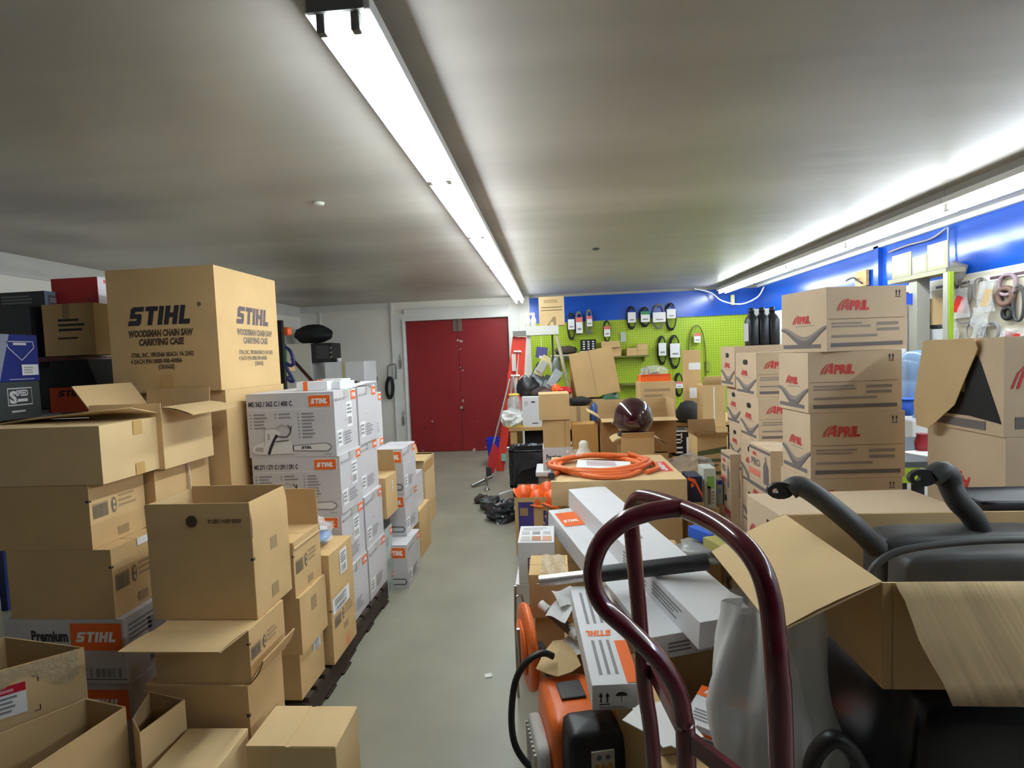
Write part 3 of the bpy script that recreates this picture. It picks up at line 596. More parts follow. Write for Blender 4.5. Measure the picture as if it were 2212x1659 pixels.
# --- open cartons on the floor in the left foreground
def loosebox(label,base,z0,z1,m,extra=None,flaps=(),dh=None):
    """open carton whose four upright corners are given, front right first, counter clockwise from above"""
    c=Vector((sum(p[0] for p in base)/4,sum(p[1] for p in base)/4,0)); root=thing('open_cardboard_box',label,'cardboard box',(c.x,c.y,z0))
    P=[Vector((p[0]-c.x,p[1]-c.y,0)) for p in base]; H=[(z1-z0)+(dh[i] if dh else 0) for i in range(4)]
    mb=MB(); Q=[p*(1-.006/p.length) for p in P]
    T=[Vector((p.x,p.y,H[i])) for i,p in enumerate(P)]; U=[Vector((p.x,p.y,H[i])) for i,p in enumerate(Q)]
    mb.add(P+T,[(3,2,1,0)]+[(k,(k+1)%4,4+(k+1)%4,4+k) for k in range(4)],m); mb.add([q+Vector((0,0,.004)) for q in Q]+U,[(0,1,2,3)]+[(k,4+k,4+(k+1)%4,(k+1)%4) for k in range(4)],KRAFTIN); mb.add(T+U,[(k,(k+1)%4,4+(k+1)%4,4+k) for k in range(4)],KRAFT2)
    mb.build('box_body',root)
    if extra: extra(root,P,H)
    return root
def gx(root,P,H):   # shiny tape and a red and white courier label on the lit side
    a,b=P[0],P[1]; r=(b-a).normalized(); L=(b-a).length
    mb=MB(); f=Face(mb,a,r,(0,0,1)); f.rect(L*.12,H[0]-.16,.14,.1,PAPER,1.5); f.rect(L*.12,H[0]-.085,.14,.028,mat('crimson_label',(190,24,48),.5),2.5); f.lines(L*.12+.01,H[0]-.15,.12,.06,4,INKG,l=2.5); f.rect(L*.12+.06,H[0]-.078,.05,.01,mat('pale_pink_ink',(226,150,160),.6),3.5); mb.build('courier_label',root)
    mb=MB(); f=Face(mb,a,r,(0,0,1))
    mb.grid(lambda u,v:f.p(L*(.05+.9*u),H[0]*.999-.07*v*(1+.5*math.sin(9*u)),3+1.2*math.sin(37*u+11*v)),14,4,CTAPE); mb.build('clear_tape',root)
    mb=MB(); f=Face(mb,a,r,(0,0,1))
    for (x,y,sx,sy) in ((L*.12+.17,H[0]-.05,-1,-1),(L*.12+.17,H[0]-.17,-1,1)): f.rect(x-.014,y,.014,.003,INKB); f.rect(x,y if sy>0 else y-.02,.003,.02,INKB)
    mb.build('printed_marks',root)
loosebox('Taped open kraft carton with a red and white label, left edge of the floor',[(-1.93,1.47),(-1.675,1.69),(-2.05,1.76),(-2.3,1.5)],0,.6,KRAFT2,gx,dh=(0,0,0,0))
def hx(root,P,H):
    a,b=P[0],P[1]; r=(b-a).normalized(); L=(b-a).length; mb=MB(); f=Face(mb,a,r,(0,0,1)); f.rect(L*.1,H[0]-.11,.055,.09,PAPER,1.5); f.rect(L*.1+.012,H[0]-.1,.03,.012,ORANGE,2.5); f.rect(L*.1+.03,H[0]-.1,.012,.07,ORANGE,2.5); mb.build('sticker',root)
loosebox('Open kraft carton with an orange sticker, in front of the taped open carton',[(-1.53,1.24),(-1.455,1.60),(-1.63,1.64),(-1.86,1.34)],0,.45,KRAFT,hx)
ib=loosebox('Small open kraft carton with a standing side flap, behind the flat topped one',[(-1.365,1.545),(-1.335,1.715),(-1.50,1.755),(-1.445,1.61)],0,.40,KRAFT2)
carton('Flat topped kraft carton on the floor against the foot of the stack',dict(w=.215,d=.24,h=.30,loc=(-1.212,1.59,0),yaw=1.5),KRAFT2,None,seam='')
def fparts(root,w,d,h):
    mb=MB(); mb.box((-.02,0,h+.0015),(w*.45,d*.99,.003),KRAFT2,Matrix.Translation((-w*.22,0,0))); mb.build('flap',root)
    mb=MB(); mb.box((w*.24,0,h+.001),(w*.5,d*.985,.002),KRAFT2); mb.build('flap',root)
carton('Closed kraft carton with a white centre seam on the floor nearest the aisle',dict(w=.305,d=.205,h=.295,loc=(-.915,1.735,0),yaw=1),KRAFT2,None,seam='',parts=fparts)
# ================================================================ RIGHT SIDE: OIL CASES
def case_print(hole=True,front=True,pro=False):
    def p(f,w,d,h):
        for g,W,end in ((f['L'],d,True),(f['F'],w,False)):
            if end and pro:
                g.text('PRO',W*.12,h*.42,h*.2,SWOOSH,w=W*.42,bold=.03); g.oilword(W*.18,h*.7,h*.1); g.rect(W*.0,h*.12,W*.55,h*.18,mat('pale_red_ink',(216,120,100),.8)); bx=W*.68; g.pol([(bx,0.02*h),(bx+W*.24,.02*h),(bx+W*.24,h*.5),(bx+W*.14,h*.66),(bx+W*.14,h*.78),(bx+W*.09,h*.78),(bx+W*.09,h*.66),(bx,h*.5)],SWOOSH); g.rect(W*.0,h*.86,W,h*.08,SWOOSH)
            elif end:
                g.oilword(W*.3,h*.47,h*.135); g.rect(W*.34,h*.42,W*.42,h*.012,SWOOSH2)
                top=[];bot=[];top2=[]
                for k in range(17):
                    u=k/16; y=.335+.085*math.cos(2*math.pi*(u-.04))
                    top.append((W*u,h*y)); bot.append((W*u,h*(y-.05-.11*math.sin(math.pi*u)))); top2.append((W*u,h*(y-.02-.045*math.sin(math.pi*u))))
                for k in range(16):
                    g.pol([bot[k],bot[k+1],top[k+1],top[k]],SWOOSH2); g.pol([bot[k],bot[k+1],top2[k+1],top2[k]],SWOOSH,2)
                g.rect(W*.04,h*.06,W*.84,h*.065,SWOOSH)
                if hole:
                    n=12; g.pol([(W*.5+W*.11*math.copysign(abs(math.cos(2*math.pi*i/n))**.6,math.cos(2*math.pi*i/n)),h*.78+h*.06*math.copysign(abs(math.sin(2*math.pi*i/n))**.6,math.sin(2*math.pi*i/n))) for i in range(n)],BLACKM,2)
            elif front and W>.24:
                g.oilword(W*.16,h*.64,h*.17); g.rect(W*.02,h*.5,W*.95,h*.006,INKB)
                g.lines(W*.06,h*.36,W*.5,h*.1,2,SWOOSH2); g.lines(W*.62,h*.28,W*.3,h*.18,2,SWOOSH2,jag=.1); g.lines(W*.06,h*.2,W*.7,h*.07,1,SWOOSH2)
                g.rect(W*.05,h*.07,W*.9,h*.06,SWOOSH); g.arrows(W*.86,h*.82,h*.12,INK)
    return p
gA='oil cases in the tall right stack'
YA=2.3
a1=fit((1785,620,760),lx=1688,rx=1958,yaw=12,near='L',Y=YA-.02); a2=fit((1745,770,893),lx=1682,rx=1948,near='L',Y=YA,yaw=2); a3=fit((1750,895,1035),lx=1690,rx=1955,near='L',Y=YA,yaw=1)
a2['h']=a1['loc'][2]-a2['loc'][2]-.001; a3['h']=a2['loc'][2]-a3['loc'][2]-.001
carton('Oil case with red lettering, topmost of the tall stack under the right ceiling lights',a1,APK,case_print(False),name='oil_case',cat='carton',group=gA)
carton('Oil case with red lettering, second from the top of the tall right stack',a2,APK,case_print(False),name='oil_case',cat='carton',group=gA)
carton('Oil case with red lettering, third from the top of the tall right stack',a3,APK,case_print(False),name='oil_case',cat='carton',group=gA)
z=a3['loc'][2]; n_=['Oil case fourth in the tall right stack, top corner showing behind the black chute','Oil case fifth in the tall right stack','Oil case sixth in the tall right stack','Oil case at the foot of the tall right stack']
for k in range(4):
    b=dict(w=a3['w'],d=a3['d'],h=z/4-.001,loc=(a3['loc'][0]-.01,a3['loc'][1],z*(3-k)/4),yaw=1); carton(n_[k],b,APK,case_print(True),name='oil_case',cat='carton',group=gA)
# bottle row on the back stack and the stack itself
gP='oil cases in the back stack'
PT=[ # near edge px,ytop,ybot,left px, Y, depth-run, label, pro
 ((1586,748,834),1557,3.62,'Oil case carrying black bottles, top of the far column',False,.5),
 ((1633,762,858),1589,3.15,'Oil case with hand hole, top of the near column below the bottles',False,.34),
 ((1638,860,956),1599,3.12,'Oil case with hand hole, second of the near column below the bottles',False,.34),
 ((1600,837,920),1570,3.62,'Oil case with hand hole, second of the far column behind',False,.4),
 ((1600,922,998),1575,3.62,'Oil case with hand hole, third of the far column behind',False,.4),
 ((1664,975,1056),1618,2.80,'Case with bottle print and dark open side beside the tall stack',True,.15),
 ((1640,958,1062),1601,3.08,'Oil case third of the near column, half behind the bottle print case',False,.3),
 ((1601,1006,1080),1573,3.35,'Case with bottle print and hand hole, low in the back stack',True,.2),
 ((1577,982,1058),1557,3.38,'Case with faint bottle print at the far left of the back stack',True,.065),
]
PB=[]
for e,lx,Y,lb,pro,ww in PT:
    b=fit(e,lx=lx,near='L',Y=Y,w=ww); PB.append((b,lb,pro))
for b,lb,pro in PB: pass
def cget(i): return PB[i][0]
# close the columns up and carry them down to the floor
def column(ids,x=None):
    for i,j in zip(ids,ids[1:]):
        cget(i)['h']+=cget(i)['loc'][2]-(cget(j)['loc'][2]+cget(j)['h'])-.001; cget(i)['loc']=(cget(i)['loc'][0],cget(i)['loc'][1],cget(j)['loc'][2]+cget(j)['h']+.001)
column([0,3,4]); column([1,2,6])
for b,lb,pro in PB: carton(lb,b,APK,case_print(True,pro=pro),name='oil_case',cat='carton',group=gP)
def fill(b,labels,grp=gP,m=None,pr=None,name='oil_case'):
    z=b['loc'][2]; n=len(labels)
    for k,l in enumerate(labels): carton(l,dict(w=b['w'],d=b['d'],h=z/n-.001,loc=(b['loc'][0],b['loc'][1],z*(n-1-k)/n),yaw=b['yaw']),m or APK,pr if pr else case_print(True),name=name,cat='carton',group=grp)
fill(cget(4),['Oil case fourth of the far column','Oil case fifth of the far column','Oil case at the foot of the far column'])
fill(cget(6),['Oil case fourth of the near column','Oil case fifth of the near column','Oil case at the foot of the near column'])
fill(cget(5),['Case under the bottle print case beside the tall stack','Second case under the bottle print case beside the tall stack','Lowest case under the bottle print case beside the tall stack'],pr=case_print(True,pro=True))
fill(cget(7),['Case below the hand holed bottle print case','Lowest case below the hand holed bottle print case'],pr=case_print(True))
fill(cget(8),['Case below the faint bottle print case','Lowest case below the faint bottle print case'],pr=case_print(True))
b0=cget(0); zb=b0['loc'][2]+b0['h']
BOT=mat('black_oil_bottle',(22,25,30),.4); 
for k in range(3):
    t=thing('oil_bottle',('Black oil bottle with white label, left of three on the oil cases','Black oil bottle in the middle of three on the oil cases','Black oil bottle right of three on the oil cases')[k],'oil bottle',(at(1614+22*k,740,Y=3.75-.0*k).x+.02,3.72,zb),0,'black oil bottles')
    mb=MB(); pr=[(-.035,-.055),(.035,-.055),(.035,.055),(-.035,.055)]
    H=.255; 
    def ring(sx,sy,z,n=16): return [(math.copysign(abs(math.cos(2*math.pi*i/n))**.45,math.cos(2*math.pi*i/n))*sx,math.copysign(abs(math.sin(2*math.pi*i/n))**.45,math.sin(2*math.pi*i/n))*sy,z) for i in range(n)]
    R_=[ring(.033,.052,0),ring(.035,.055,.01),ring(.035,.055,.165),ring(.031,.045,.185),ring(.016,.018,.212),ring(.015,.015,.218)]
    vs=[p for r_ in R_ for p in r_]; n=16; fs=[(i*n+j,i*n+(j+1)%n,(i+1)*n+(j+1)%n,(i+1)*n+j) for i in range(len(R_)-1) for j in range(n)]+[tuple(range(n))[::-1]]
    mb.add(vs,fs,BOT,True); mb.build('bottle_body',t)
    MB().lathe([(.0,.218),(.018,.218),(.018,.252),(.0,.252)],BOT,12).build('cap',t)
    if k==0: q=MB(); q.box((-.0357,0,.09),(.002,.085,.12),mat('pale_bottle_label',(196,194,204),.5)); q.build('label',t)
for k in range(2): tag(MB().box((0,0,.1265),(.07,.05,.253),PAPER).build('white_oil_bottle',loc=(at(1629+22*k,735,Y=3.9).x+.015,3.87,zb),bevel=.01),('White bottle behind the gap of the left two black oil bottles','White bottle behind the gap of the right two black oil bottles')[k],'oil bottle')
# torn oil cases at the right edge
YR=1.82
r1=fit((2170,728,945),lx=2000,near='L',Y=YR,w=.34); r2=fit((2173,948,1160),lx=2004,near='L',Y=YR,w=.34); r2['h']=r1['loc'][2]-r2['loc'][2]-.001; r2['d']=r1['d']
def torn(root,w,d,h):
    mb=MB(); B=Vector(root.location)
    P=[(1995,737),(2050,733),(2105,730),(2113,753),(2085,820),(2063,874),(2006,925),(1981,918),(1974,872)]
    x0=-w/2-.05
    X0=B.x-w/2; a_,b_,c_=at(2113,753,X=X0-.012),at(1990,920,X=X0-.05),at(1995,737,X=X0-.07); nn=(b_-a_).cross(c_-a_); pts=[]; o_=Vector((0,0,CH))
    for px,py in P:
        dr=at(px,py,Y=1.0)-o_; pts.append(o_+dr*((a_-o_).dot(nn)/dr.dot(nn))-B)
    mb.poly([tuple(p) for p in pts],KRAFT2); o=mb.build('torn_flap',root,solid=.005)
carton('Oil case with its end panel torn open, top of the stack at the right edge',r1,APK,lambda f,w,d,h:(f['F'].oilword(w*.14,h*.5,h*.3),f['F'].rect(w*.1,h*.08,w*.9,h*.12,SWOOSH),f['L'].pol([(d*.98,h*.13),(d*.6,h*.17),(d*.25,h*.16),(d*.1,h*.2),(d*.1,h*.3),(d*.35,h*.45),(d*.55,h*.42),(d*.6,h*.85),(d*.52,h*.97),(d*.72,h*.8)],BLACKM,2),f['L'].rect(d*.1,h*.04,d*.7,h*.09,SWOOSH,2),f['L'].pol([(d*.02,h*.3),(d*.3,h*.36),(d*.6,h*.28),(d*.6,h*.2),(d*.3,h*.2)],SWOOSH2,1)),name='oil_case',cat='carton',parts=torn,group='oil cases at the right edge')
carton('Oil case with upside down red lettering under the torn one at the right edge',r2,APK,lambda f,w,d,h:(f['L'].text('April',d*.3,h*.36,h*.13,REDINK,w=d*.3,flip=True,bold=.04),f['F'].oilword(w*.14,h*.35,h*.2)),name='oil_case',cat='carton',group='oil cases at the right edge')
fill(r2,['Oil case third in the stack at the right edge','Oil case fourth in the stack at the right edge','Oil case lowest in the stack at the right edge'],'oil cases at the right edge')
# big case with hand hole below the black chute
bg=dict(w=.60,d=.31,h=.34,loc=(.72+.30,1.765+.155,.66),yaw=2)
carton('Wide oil case with a hand hole, its bare top under the black tubular arms',bg,APK,lambda f,w,d,h:(f['L'].oilword(d*.12,h*.62,h*.1),f['L'].oilword(d*.55,h*.45,h*.1),f['L'].rect(d*.58,h*.78,d*.2,h*.1,BLACKM,2),f['L'].pol([(0,h*.5),(d*.2,h*.35),(d*.5,h*.2),(d*.5,h*.1),(0,h*.25)],SWOOSH)),name='oil_case',cat='carton',seam='')
fill(bg,['Wide carton under the hand holed wide oil case','Wide carton on the floor under the hand holed wide oil case'],'wide cartons under the chute',pr=lambda f,w,d,h:None)
# ---------------------------------------------------------------- open carton with the black moulded chute
ob=dict(w=.76,d=.455,h=.222,loc=(.642+.38,1.10+.2275,.853),yaw=0)
r=carton('Large open kraft carton at lower right with drooping flaps, holding a black moulded chute',ob,KRAFT,None,flaps={'L':(117,.232),'B':(125,.10)},inner=KRAFT2)
fb=MB(); 
def ff(u,v):
    p0=Vector((-ob['w']/2+.025+u*(ob['w']-.02),-ob['d']/2,ob['h'])); return p0+Vector((.004*math.sin(9*v),-.155*v,-.15*v))
fb.grid(ff,2,6,CORR,True); fb.build('flap',r,solid=.006)
q=MB(); q.box((-ob['w']/2+.045,-ob['d']/2-.001,ob['h']/2),(.05,.002,ob['h']*.98),TAPE); q.build('packing_tape',r)
CHUTE=mat('dusty_black_plastic',(70,70,70),.5,var=.45,scale=5)
ch=thing('moulded_chute','Dusty black moulded plastic chute with two tubular arms lying in the open carton','machine part',(.95,1.33,.86))
def sbox(mb,c,d,m,e=.35,n=28,k=12,M=None):
    vs=[];fs=[]
    s=lambda v,p: math.copysign(abs(v)**p,v)
    for j in range(k+1):
        th=-math.pi/2+math.pi*j/k
        for i in range(n):
            ph=2*math.pi*i/n; vs.append((c[0]+d[0]/2*s(math.cos(th),e)*s(math.cos(ph),e),c[1]+d[1]/2*s(math.cos(th),e)*s(math.sin(ph),e),c[2]+d[2]/2*s(math.sin(th),e)))
    for j in range(k):
        for i in range(n): fs.append((j*n+i,j*n+(i+1)%n,(j+1)*n+(i+1)%n,(j+1)*n+i))
    return mb.add(vs,fs,m,True,M)
C0=Vector(ch.location)
def rel(px,py,Y): return tuple(at(px,py,Y=Y)-C0)
mb=MB(); sbox(mb,(.08,.09,.105),(.46,.11,.225),CHUTE,.3,36,14); mb.build('shell',ch)
mb=MB(); sbox(mb,(.12,-.075,.115),(.62,.09,.225),CHUTE,.25,40,14); mb.build('front_lip',ch)
mb=MB(); rim=[rel(1880,1240,1.2),rel(1900,1213,1.2),rel(1945,1190,1.2),rel(2030,1176,1.2),rel(2130,1168,1.2),rel(2240,1165,1.2)]; mb.tube(smoothpath(rim,6),.008,CHUTE,8); mb.build('rim_bead',ch)
for pts,nm in (([(1895,1185,1.38),(1850,1140,1.37),(1790,1090,1.39),(1745,1058,1.41),(1722,1050,1.42),(1705,1058,1.425)],'left'),([(2125,1160,1.42),(2100,1115,1.40),(2072,1085,1.39),(2053,1050,1.40),(2050,1030,1.40),(2035,1018,1.40),(2012,1030,1.40)],'right')):
    a=thing; mb=MB(); P=smoothpath([rel(*p) for p in pts],6); mb.tube(P,[.026]*len(P),CHUTE,14); arm=mb.build('tubular_arm',ch)
    e=Vector(P[-1]); mb=MB(); n=14; dx=-.028 if nm=='left' else -.03
    outer=[(e.x+dx+.034*math.cos(2*math.pi*i/n),e.y-.012,e.z+.002+.022*math.sin(2*math.pi*i/n)) for i in range(n)]
    inner=[(e.x+dx-.014+.008*math.cos(2*math.pi*i/n),e.y-.012,e.z+.002+.007*math.sin(2*math.pi*i/n)) for i in range(n)]
    mb.add(outer+inner,[(i,(i+1)%n,n+(i+1)%n,n+i) for i in range(n)],BLACKP); mb.build('bolt_tab',arm,solid=.012)
tr=MB(); tr.grid(lambda u,v:(.42*(u-.5),.16*(v-.5),.0+.05*max(abs(2*u-1)**8,abs(2*v-1)**6)),20,12,mat('navy_black_plastic',(20,24,38),.35),True)
tag(tr.build('plastic_tray',loc=(1.40,1.66,1.045),solid=.006),'Dark navy plastic tray behind the chute, in front of the torn oil cases','tray')
tag(MB().box((0,0,.27),(.26,.08,.54),KRAFT).build('flat_carton',loc=(1.5,1.66,.49)),'Flat kraft carton standing under the dark plastic tray','carton')
tag(MB().box((0,0,.243),(.26,.08,.486),KRAFT).build('flat_carton',loc=(1.5,1.66,0)),'Flat kraft carton on the floor below the carton under the tray','carton')
# black machine housing below the open carton
hs=thing('machine_housing','Large glossy black plastic machine housing in the dark below the open kraft carton','machine',(1.12,1.32,0))
GB=mat('glossy_black_plastic',(16,17,19),.25)
mb=MB(); sbox(mb,(-.04,.05,.44),(.74,.56,.82),GB,.2,40,16); mb.build('shell',hs)
mb=MB(); sbox(mb,(.15,-.22,.62),(.5,.2,.16),mat('dark_green_grey_plastic',(40,48,48),.35),.4,30,12); mb.build('hood_ridge',hs)
mb=MB(); mb.tube(smoothpath([tuple(at(px,py,Y=Y)-Vector(hs.location)) for px,py,Y in ((1748,1720,1.16),(1757,1640,1.12),(1795,1597,1.10),(1832,1612,1.10),(1858,1655,1.12),(1885,1740,1.2))],6),.017,BLACKP,10); mb.build('grab_handle',hs)
# translucent bag
BAGM=mat('milky_plastic_film',(242,243,240),.3,alpha=.74,bump=.5,bscale=5,stretch=(2,2,.5))
bgt=thing('plastic_bag','Tall milky translucent plastic bag standing between the hand truck and the black housing','plastic bag',(.53,1.33,0))
def bagf(u,v):
    a=2*math.pi*u; z=v*.93; r=.128*(1-.3*max(0,v-.75)/.25)+.02*math.sin(5*a+4*v)+.012*math.sin(9*a-7*v)+.012*math.sin(14*v+a)
    return (r*1.05*math.cos(a)-.03*v,r*.85*math.sin(a),z)
mb=MB(); mb.grid(bagf,40,20,BAGM,True); mb.build('film',bgt)
mb=MB(); sbox(mb,(-.05,-.03,.62),(.08,.05,.07),BLACKP,.5); sbox(mb,(-.04,-.02,.50),(.05,.05,.2),BLACKP,.6); mb.build('dark_contents',bgt)
mb=MB(); sbox(mb,(.0,.0,.2),(.2,.16,.38),DGREY,.5); mb.build('lower_contents',bgt)
# ---------------------------------------------------------------- hand truck
ht=thing('hand_truck','Maroon tubular steel hand truck with a curled handle standing in the foreground','hand truck',(.24,.9,0))
H0=Vector(ht.location)
def hr(px,py,Y): return at(px,py,Y=Y)-H0
L_=[(1412,1659,1.08),(1392,1480,1.08),(1382,1340,1.08),(1366,1160,1.08),(1362,1110,1.08),(1378,1078,1.06),(1410,1078,1.02),(1470,1097,.95),(1540,1128,.87),(1600,1172,.80),(1640,1225,.765),(1662,1290,.75),(1672,1370,.745),(1677,1432,.74),(1688,1659,.74)]
P=[hr(*p) for p in L_]
bl=P[0].copy(); bl.z=.14; br=P[-1].copy(); br.z=.14
path=smoothpath([bl]+P+[br],6); mb=MB(); mb.tube(path,.0163,MAROON,16); mb.build('outer_frame',ht)
Q=[(1478,1098,.945),(1440,1100,.94),(1395,1108,.935),(1345,1128,.93),(1297,1175,.925),(1279,1240,.92),(1300,1305,.91),(1360,1362,.90),(1422,1425,.89),(1462,1490,.885),(1477,1560,.885),(1483,1659,.885)]
P2=[hr(*p) for p in Q]; bc=P2[-1].copy(); bc.z=.14
mb=MB(); mb.tube(smoothpath(P2+[bc],6),.0163,MAROON,16); mb.build('curled_handle',ht)
def bar(z,m,name,flat=False):
    a=Vector((bl.x,bl.y,z)); c=Vector((bc.x,bc.y,z)); b=Vector((br.x,br.y,z))
    mb=MB()
    if flat:
        for s,e in ((a,c),(c,b)):
            d=(e-s); L=d.length; mb.box((0,0,0),(L,.012,.03),m,Matrix.Translation((s+e)/2)@Matrix.Rotation(math.atan2(d.y,d.x),4,'Z'))
    else: mb.tube([a,c,b],.011,m,10)
    return mb.build(name,ht)
bar(.905,MAROON,'cross_brace',True); bar(.55,MAROON,'cross_brace',True); bar(.2,MAROON,'cross_brace',True)
d=(br-bl); ang=math.atan2(d.y,d.x); mid=(bl+br)/2
MB().box((0,0,0),(d.length+.06,.22,.006),MAROON,Matrix.Translation((mid.x+.1*math.sin(-ang)*-1,mid.y+.1*math.cos(ang),.006))@Matrix.Rotation(ang,4,'Z')).build('toe_plate',ht)
mb=MB(); mb.box((0,0,.075),(d.length,.008,.15),MAROON,Matrix.Translation((mid.x,mid.y,0))@Matrix.Rotation(ang,4,'Z')); mb.build('back_plate',ht)
for s in (-1,1):
    M=Matrix.Translation(mid+Vector((s*(d.length/2+.02)*math.cos(ang)+.09*math.sin(ang),s*(d.length/2+.02)*math.sin(ang)-.09*math.cos(ang),-.14+.125)))@Matrix.Rotation(ang,4,'Z')@Matrix.Rotation(math.pi/2,4,'Y')
    w_=MB(); w_.lathe([(.0,-.025),(.07,-.025),(.11,-.03),(.125,-.02),(.125,.02),(.11,.03),(.07,.025),(.0,.025)],BLACKM,24,M); w_.build('wheel',ht)
# ---------------------------------------------------------------- long white boxes
def longbox(label,P,Q,w,h,m,pr=None,name='long_box',down=True,wx=None):
    """P near top left corner, Q far top left corner"""
    P,Q=Vector(P),Vector(Q); y=(Q-P).normalized(); x=y.cross(Vector((0,0,1))).normalized(); z=x.cross(y); L=(Q-P).length
    M=Matrix((x,y,z)).transposed().to_4x4(); c=P+x*w/2+y*L/2-z*h; M.translation=c
    mb=MB(); mb.box((0,0,h/2),(w,L,h),m)
    if pr: pr(faces(mb,w,L,h),w,L,h)
    o=mb.build(name,bevel=.002); o.matrix_world=M; tag(o,label,'carton'); return o
def lp(f,w,d,h):
    g=f['L']
    for k in range(2): g.lines(d*(.55+.2*k),h*.2,d*.17,h*.6,4,INKG)
    f['T'].lines(w*.45,d*.45,w*.1,d*.12,1,INKG)
n1=at(1512,1345,Y=1.75); f1=at(1228,1057,Y=2.95)
HA,WA=.10,.215
longbox('Long white box on top of the slanting pile, nearest end beside the plastic bag',n1,f1,WA,HA,WHITE,lp)
yA=(Vector(f1)-Vector(n1)).normalized(); xA=yA.cross(Vector((0,0,1))).normalized(); zA=xA.cross(yA); LA=(Vector(f1)-Vector(n1)).length
def lp2(f,w,d,h):
    lp(f,w,d,h); f['T'].rect(w*.05,d*.80,w*.3,d*.15,ORANGE,1.5); f['T'].brand(w*.08,d*.84,w*.08,WINK,w=w*.24,l=3); f['L'].text('MY-S',d*.5,h*.25,h*.4,INK,w=d*.09,flip=True); f['F'].lines(w*.2,h*.2,w*.3,h*.5,3,INKG)
pE=Vector(n1)-zA*(HA+.001)-xA*.125+yA*.10; qE=pE+yA*(LA-.12)
longbox('Wide long white box with an orange logo square, under the topmost long box',pE,qE,.36,.092,WHITE,lp2)
c_n=at(1279,1481,Y=1.53); c_f=at(1231,1267,Y=2.05)
def cp(f,w,d,h):
    T=f['T']; T.brand(w*.1,d*.42,d*.055,ORANGE,w=w*.62,flip=True)
    for k in range(3): T.text(('Barrier Cable','Cable de barriere','Sperrkabel')[k],0,0,.001,INKG,w=.001) if False else None
    for k in range(3):
        for a,b in ((.08,.3),(.55,.36)): T.rect(w*(.2+.17*k),d*a,w*.07,d*b,INKG)
    T.rect(w*.72,d*.0+.004,w*.27,d*.36,ORANGE,1.5); f['F'].arrows(w*.14,h*.22,h*.5,INK)
    F=f['F']; cx,cy=w*.6,h*.55; F.pol([(cx+.018*math.cos(a*math.pi/8),cy+.014*math.sin(a*math.pi/8)) for a in range(9)],INK); F.rect(cx-.001,cy-.02,.002,.02,INK); F.lines(w*.15,h*.04,w*.6,h*.13,2,INKG)
longbox('White saw box with an upside down orange word, lower end toward the camera',c_n,c_f,.145,.085,WHITE,cp)
zs=c_n.z-.09
carton('Kraft carton with a dark green panel propping the white saw box',dict(w=.15,d=.3,h=zs-.02,loc=(.235,1.74,0),yaw=0),KRAFT,lambda f,w,d,h:(f['F'].rect(w*.55,h*.3,w*.4,h*.5,mat('dark_green_print',(22,62,44),.6)),f['F'].lines(w*.6,h*.45,w*.3,h*.25,3,mat('dim_green_ink',(96,130,110),.6),l=2)))
carton('Large kraft carton buried under the slanting long white boxes',dict(w=.36,d=.5,h=.455,loc=(.53,2.22,0),yaw=0),KRAFT)
carton('Kraft carton buried under the far end of the long white boxes',dict(w=.5,d=.3,h=.545,loc=(.36,2.70,0),yaw=0),KRAFT)
kb=at(1557,1545,Y=1.5)
carton('White kit box with an orange band among the papers below the long boxes',dict(w=.17,d=.2,h=.035,loc=(.475,1.635,.40),yaw=-32),WHITE,lambda f,w,d,h:(f['T'].rect(0,d*.72,w,d*.28,ORANGE,1.5),f['T'].brand(w*.1,d*.79,d*.1,WINK,w=w*.5,l=3),f['T'].text('KIT',w*.5,d*.38,d*.1,INK,l=2),f['T'].lines(w*.1,d*.1,w*.4,d*.3,4,INKG),f['F'].rect(0,h*.2,w*.8,h*.3,ORANGE,1.5)),seam='')
carton('Charcoal carton holding up the white kit box',dict(w=.21,d=.21,h=.398,loc=(.47,1.63,0),yaw=-32),mat('charcoal_carton2',(74,66,68),.7))
for k,(px,py,yw) in enumerate(((1440,1560,20),(1452,1610,-14),(1425,1560,50))):
    pz=.44-.03*k; c=at(px,py,Y=1.42); tag(MB().box((0,0,0),(.12,.16,.003),PAPER).build('loose_paper',loc=(c.x,c.y,c.z),yaw=yw),('Loose white sheet behind the hand truck frame near the kit box','Lowest loose white sheet behind the hand truck frame','Loose white sheet sticking out under the upside down saw box')[k],'paper')
carton('Low kraft carton with papers on it behind the hand truck',dict(w=.14,d=.14,h=at(1440,1560,Y=1.42).z-.04,loc=(.30,1.36,0),yaw=10),KRAFT)
# tubular handle lying over the pile
pl=thing('tool_shaft','Metal tool shaft with a thick black grip lying across the white boxes','tool shaft',tuple(at(1340,1235,Y=2.05)))
p0=Vector(pl.location); A_=at(1166,1255,Y=2.08)-p0; Bm=at(1262,1244,Y=2.065)-p0; E_=at(1530,1213,Y=2.02)-p0
MB().tube([A_,Bm],.0215,ALU,16).build('metal_end',pl); MB().tube([Bm,E_],.031,BLACKP,18).build('black_grip',pl); MB().tube([A_+Vector((.002,0,-.012)),A_+Vector((-.012,0,-.012))],.002,STEEL,6).build('wire_pin',pl)
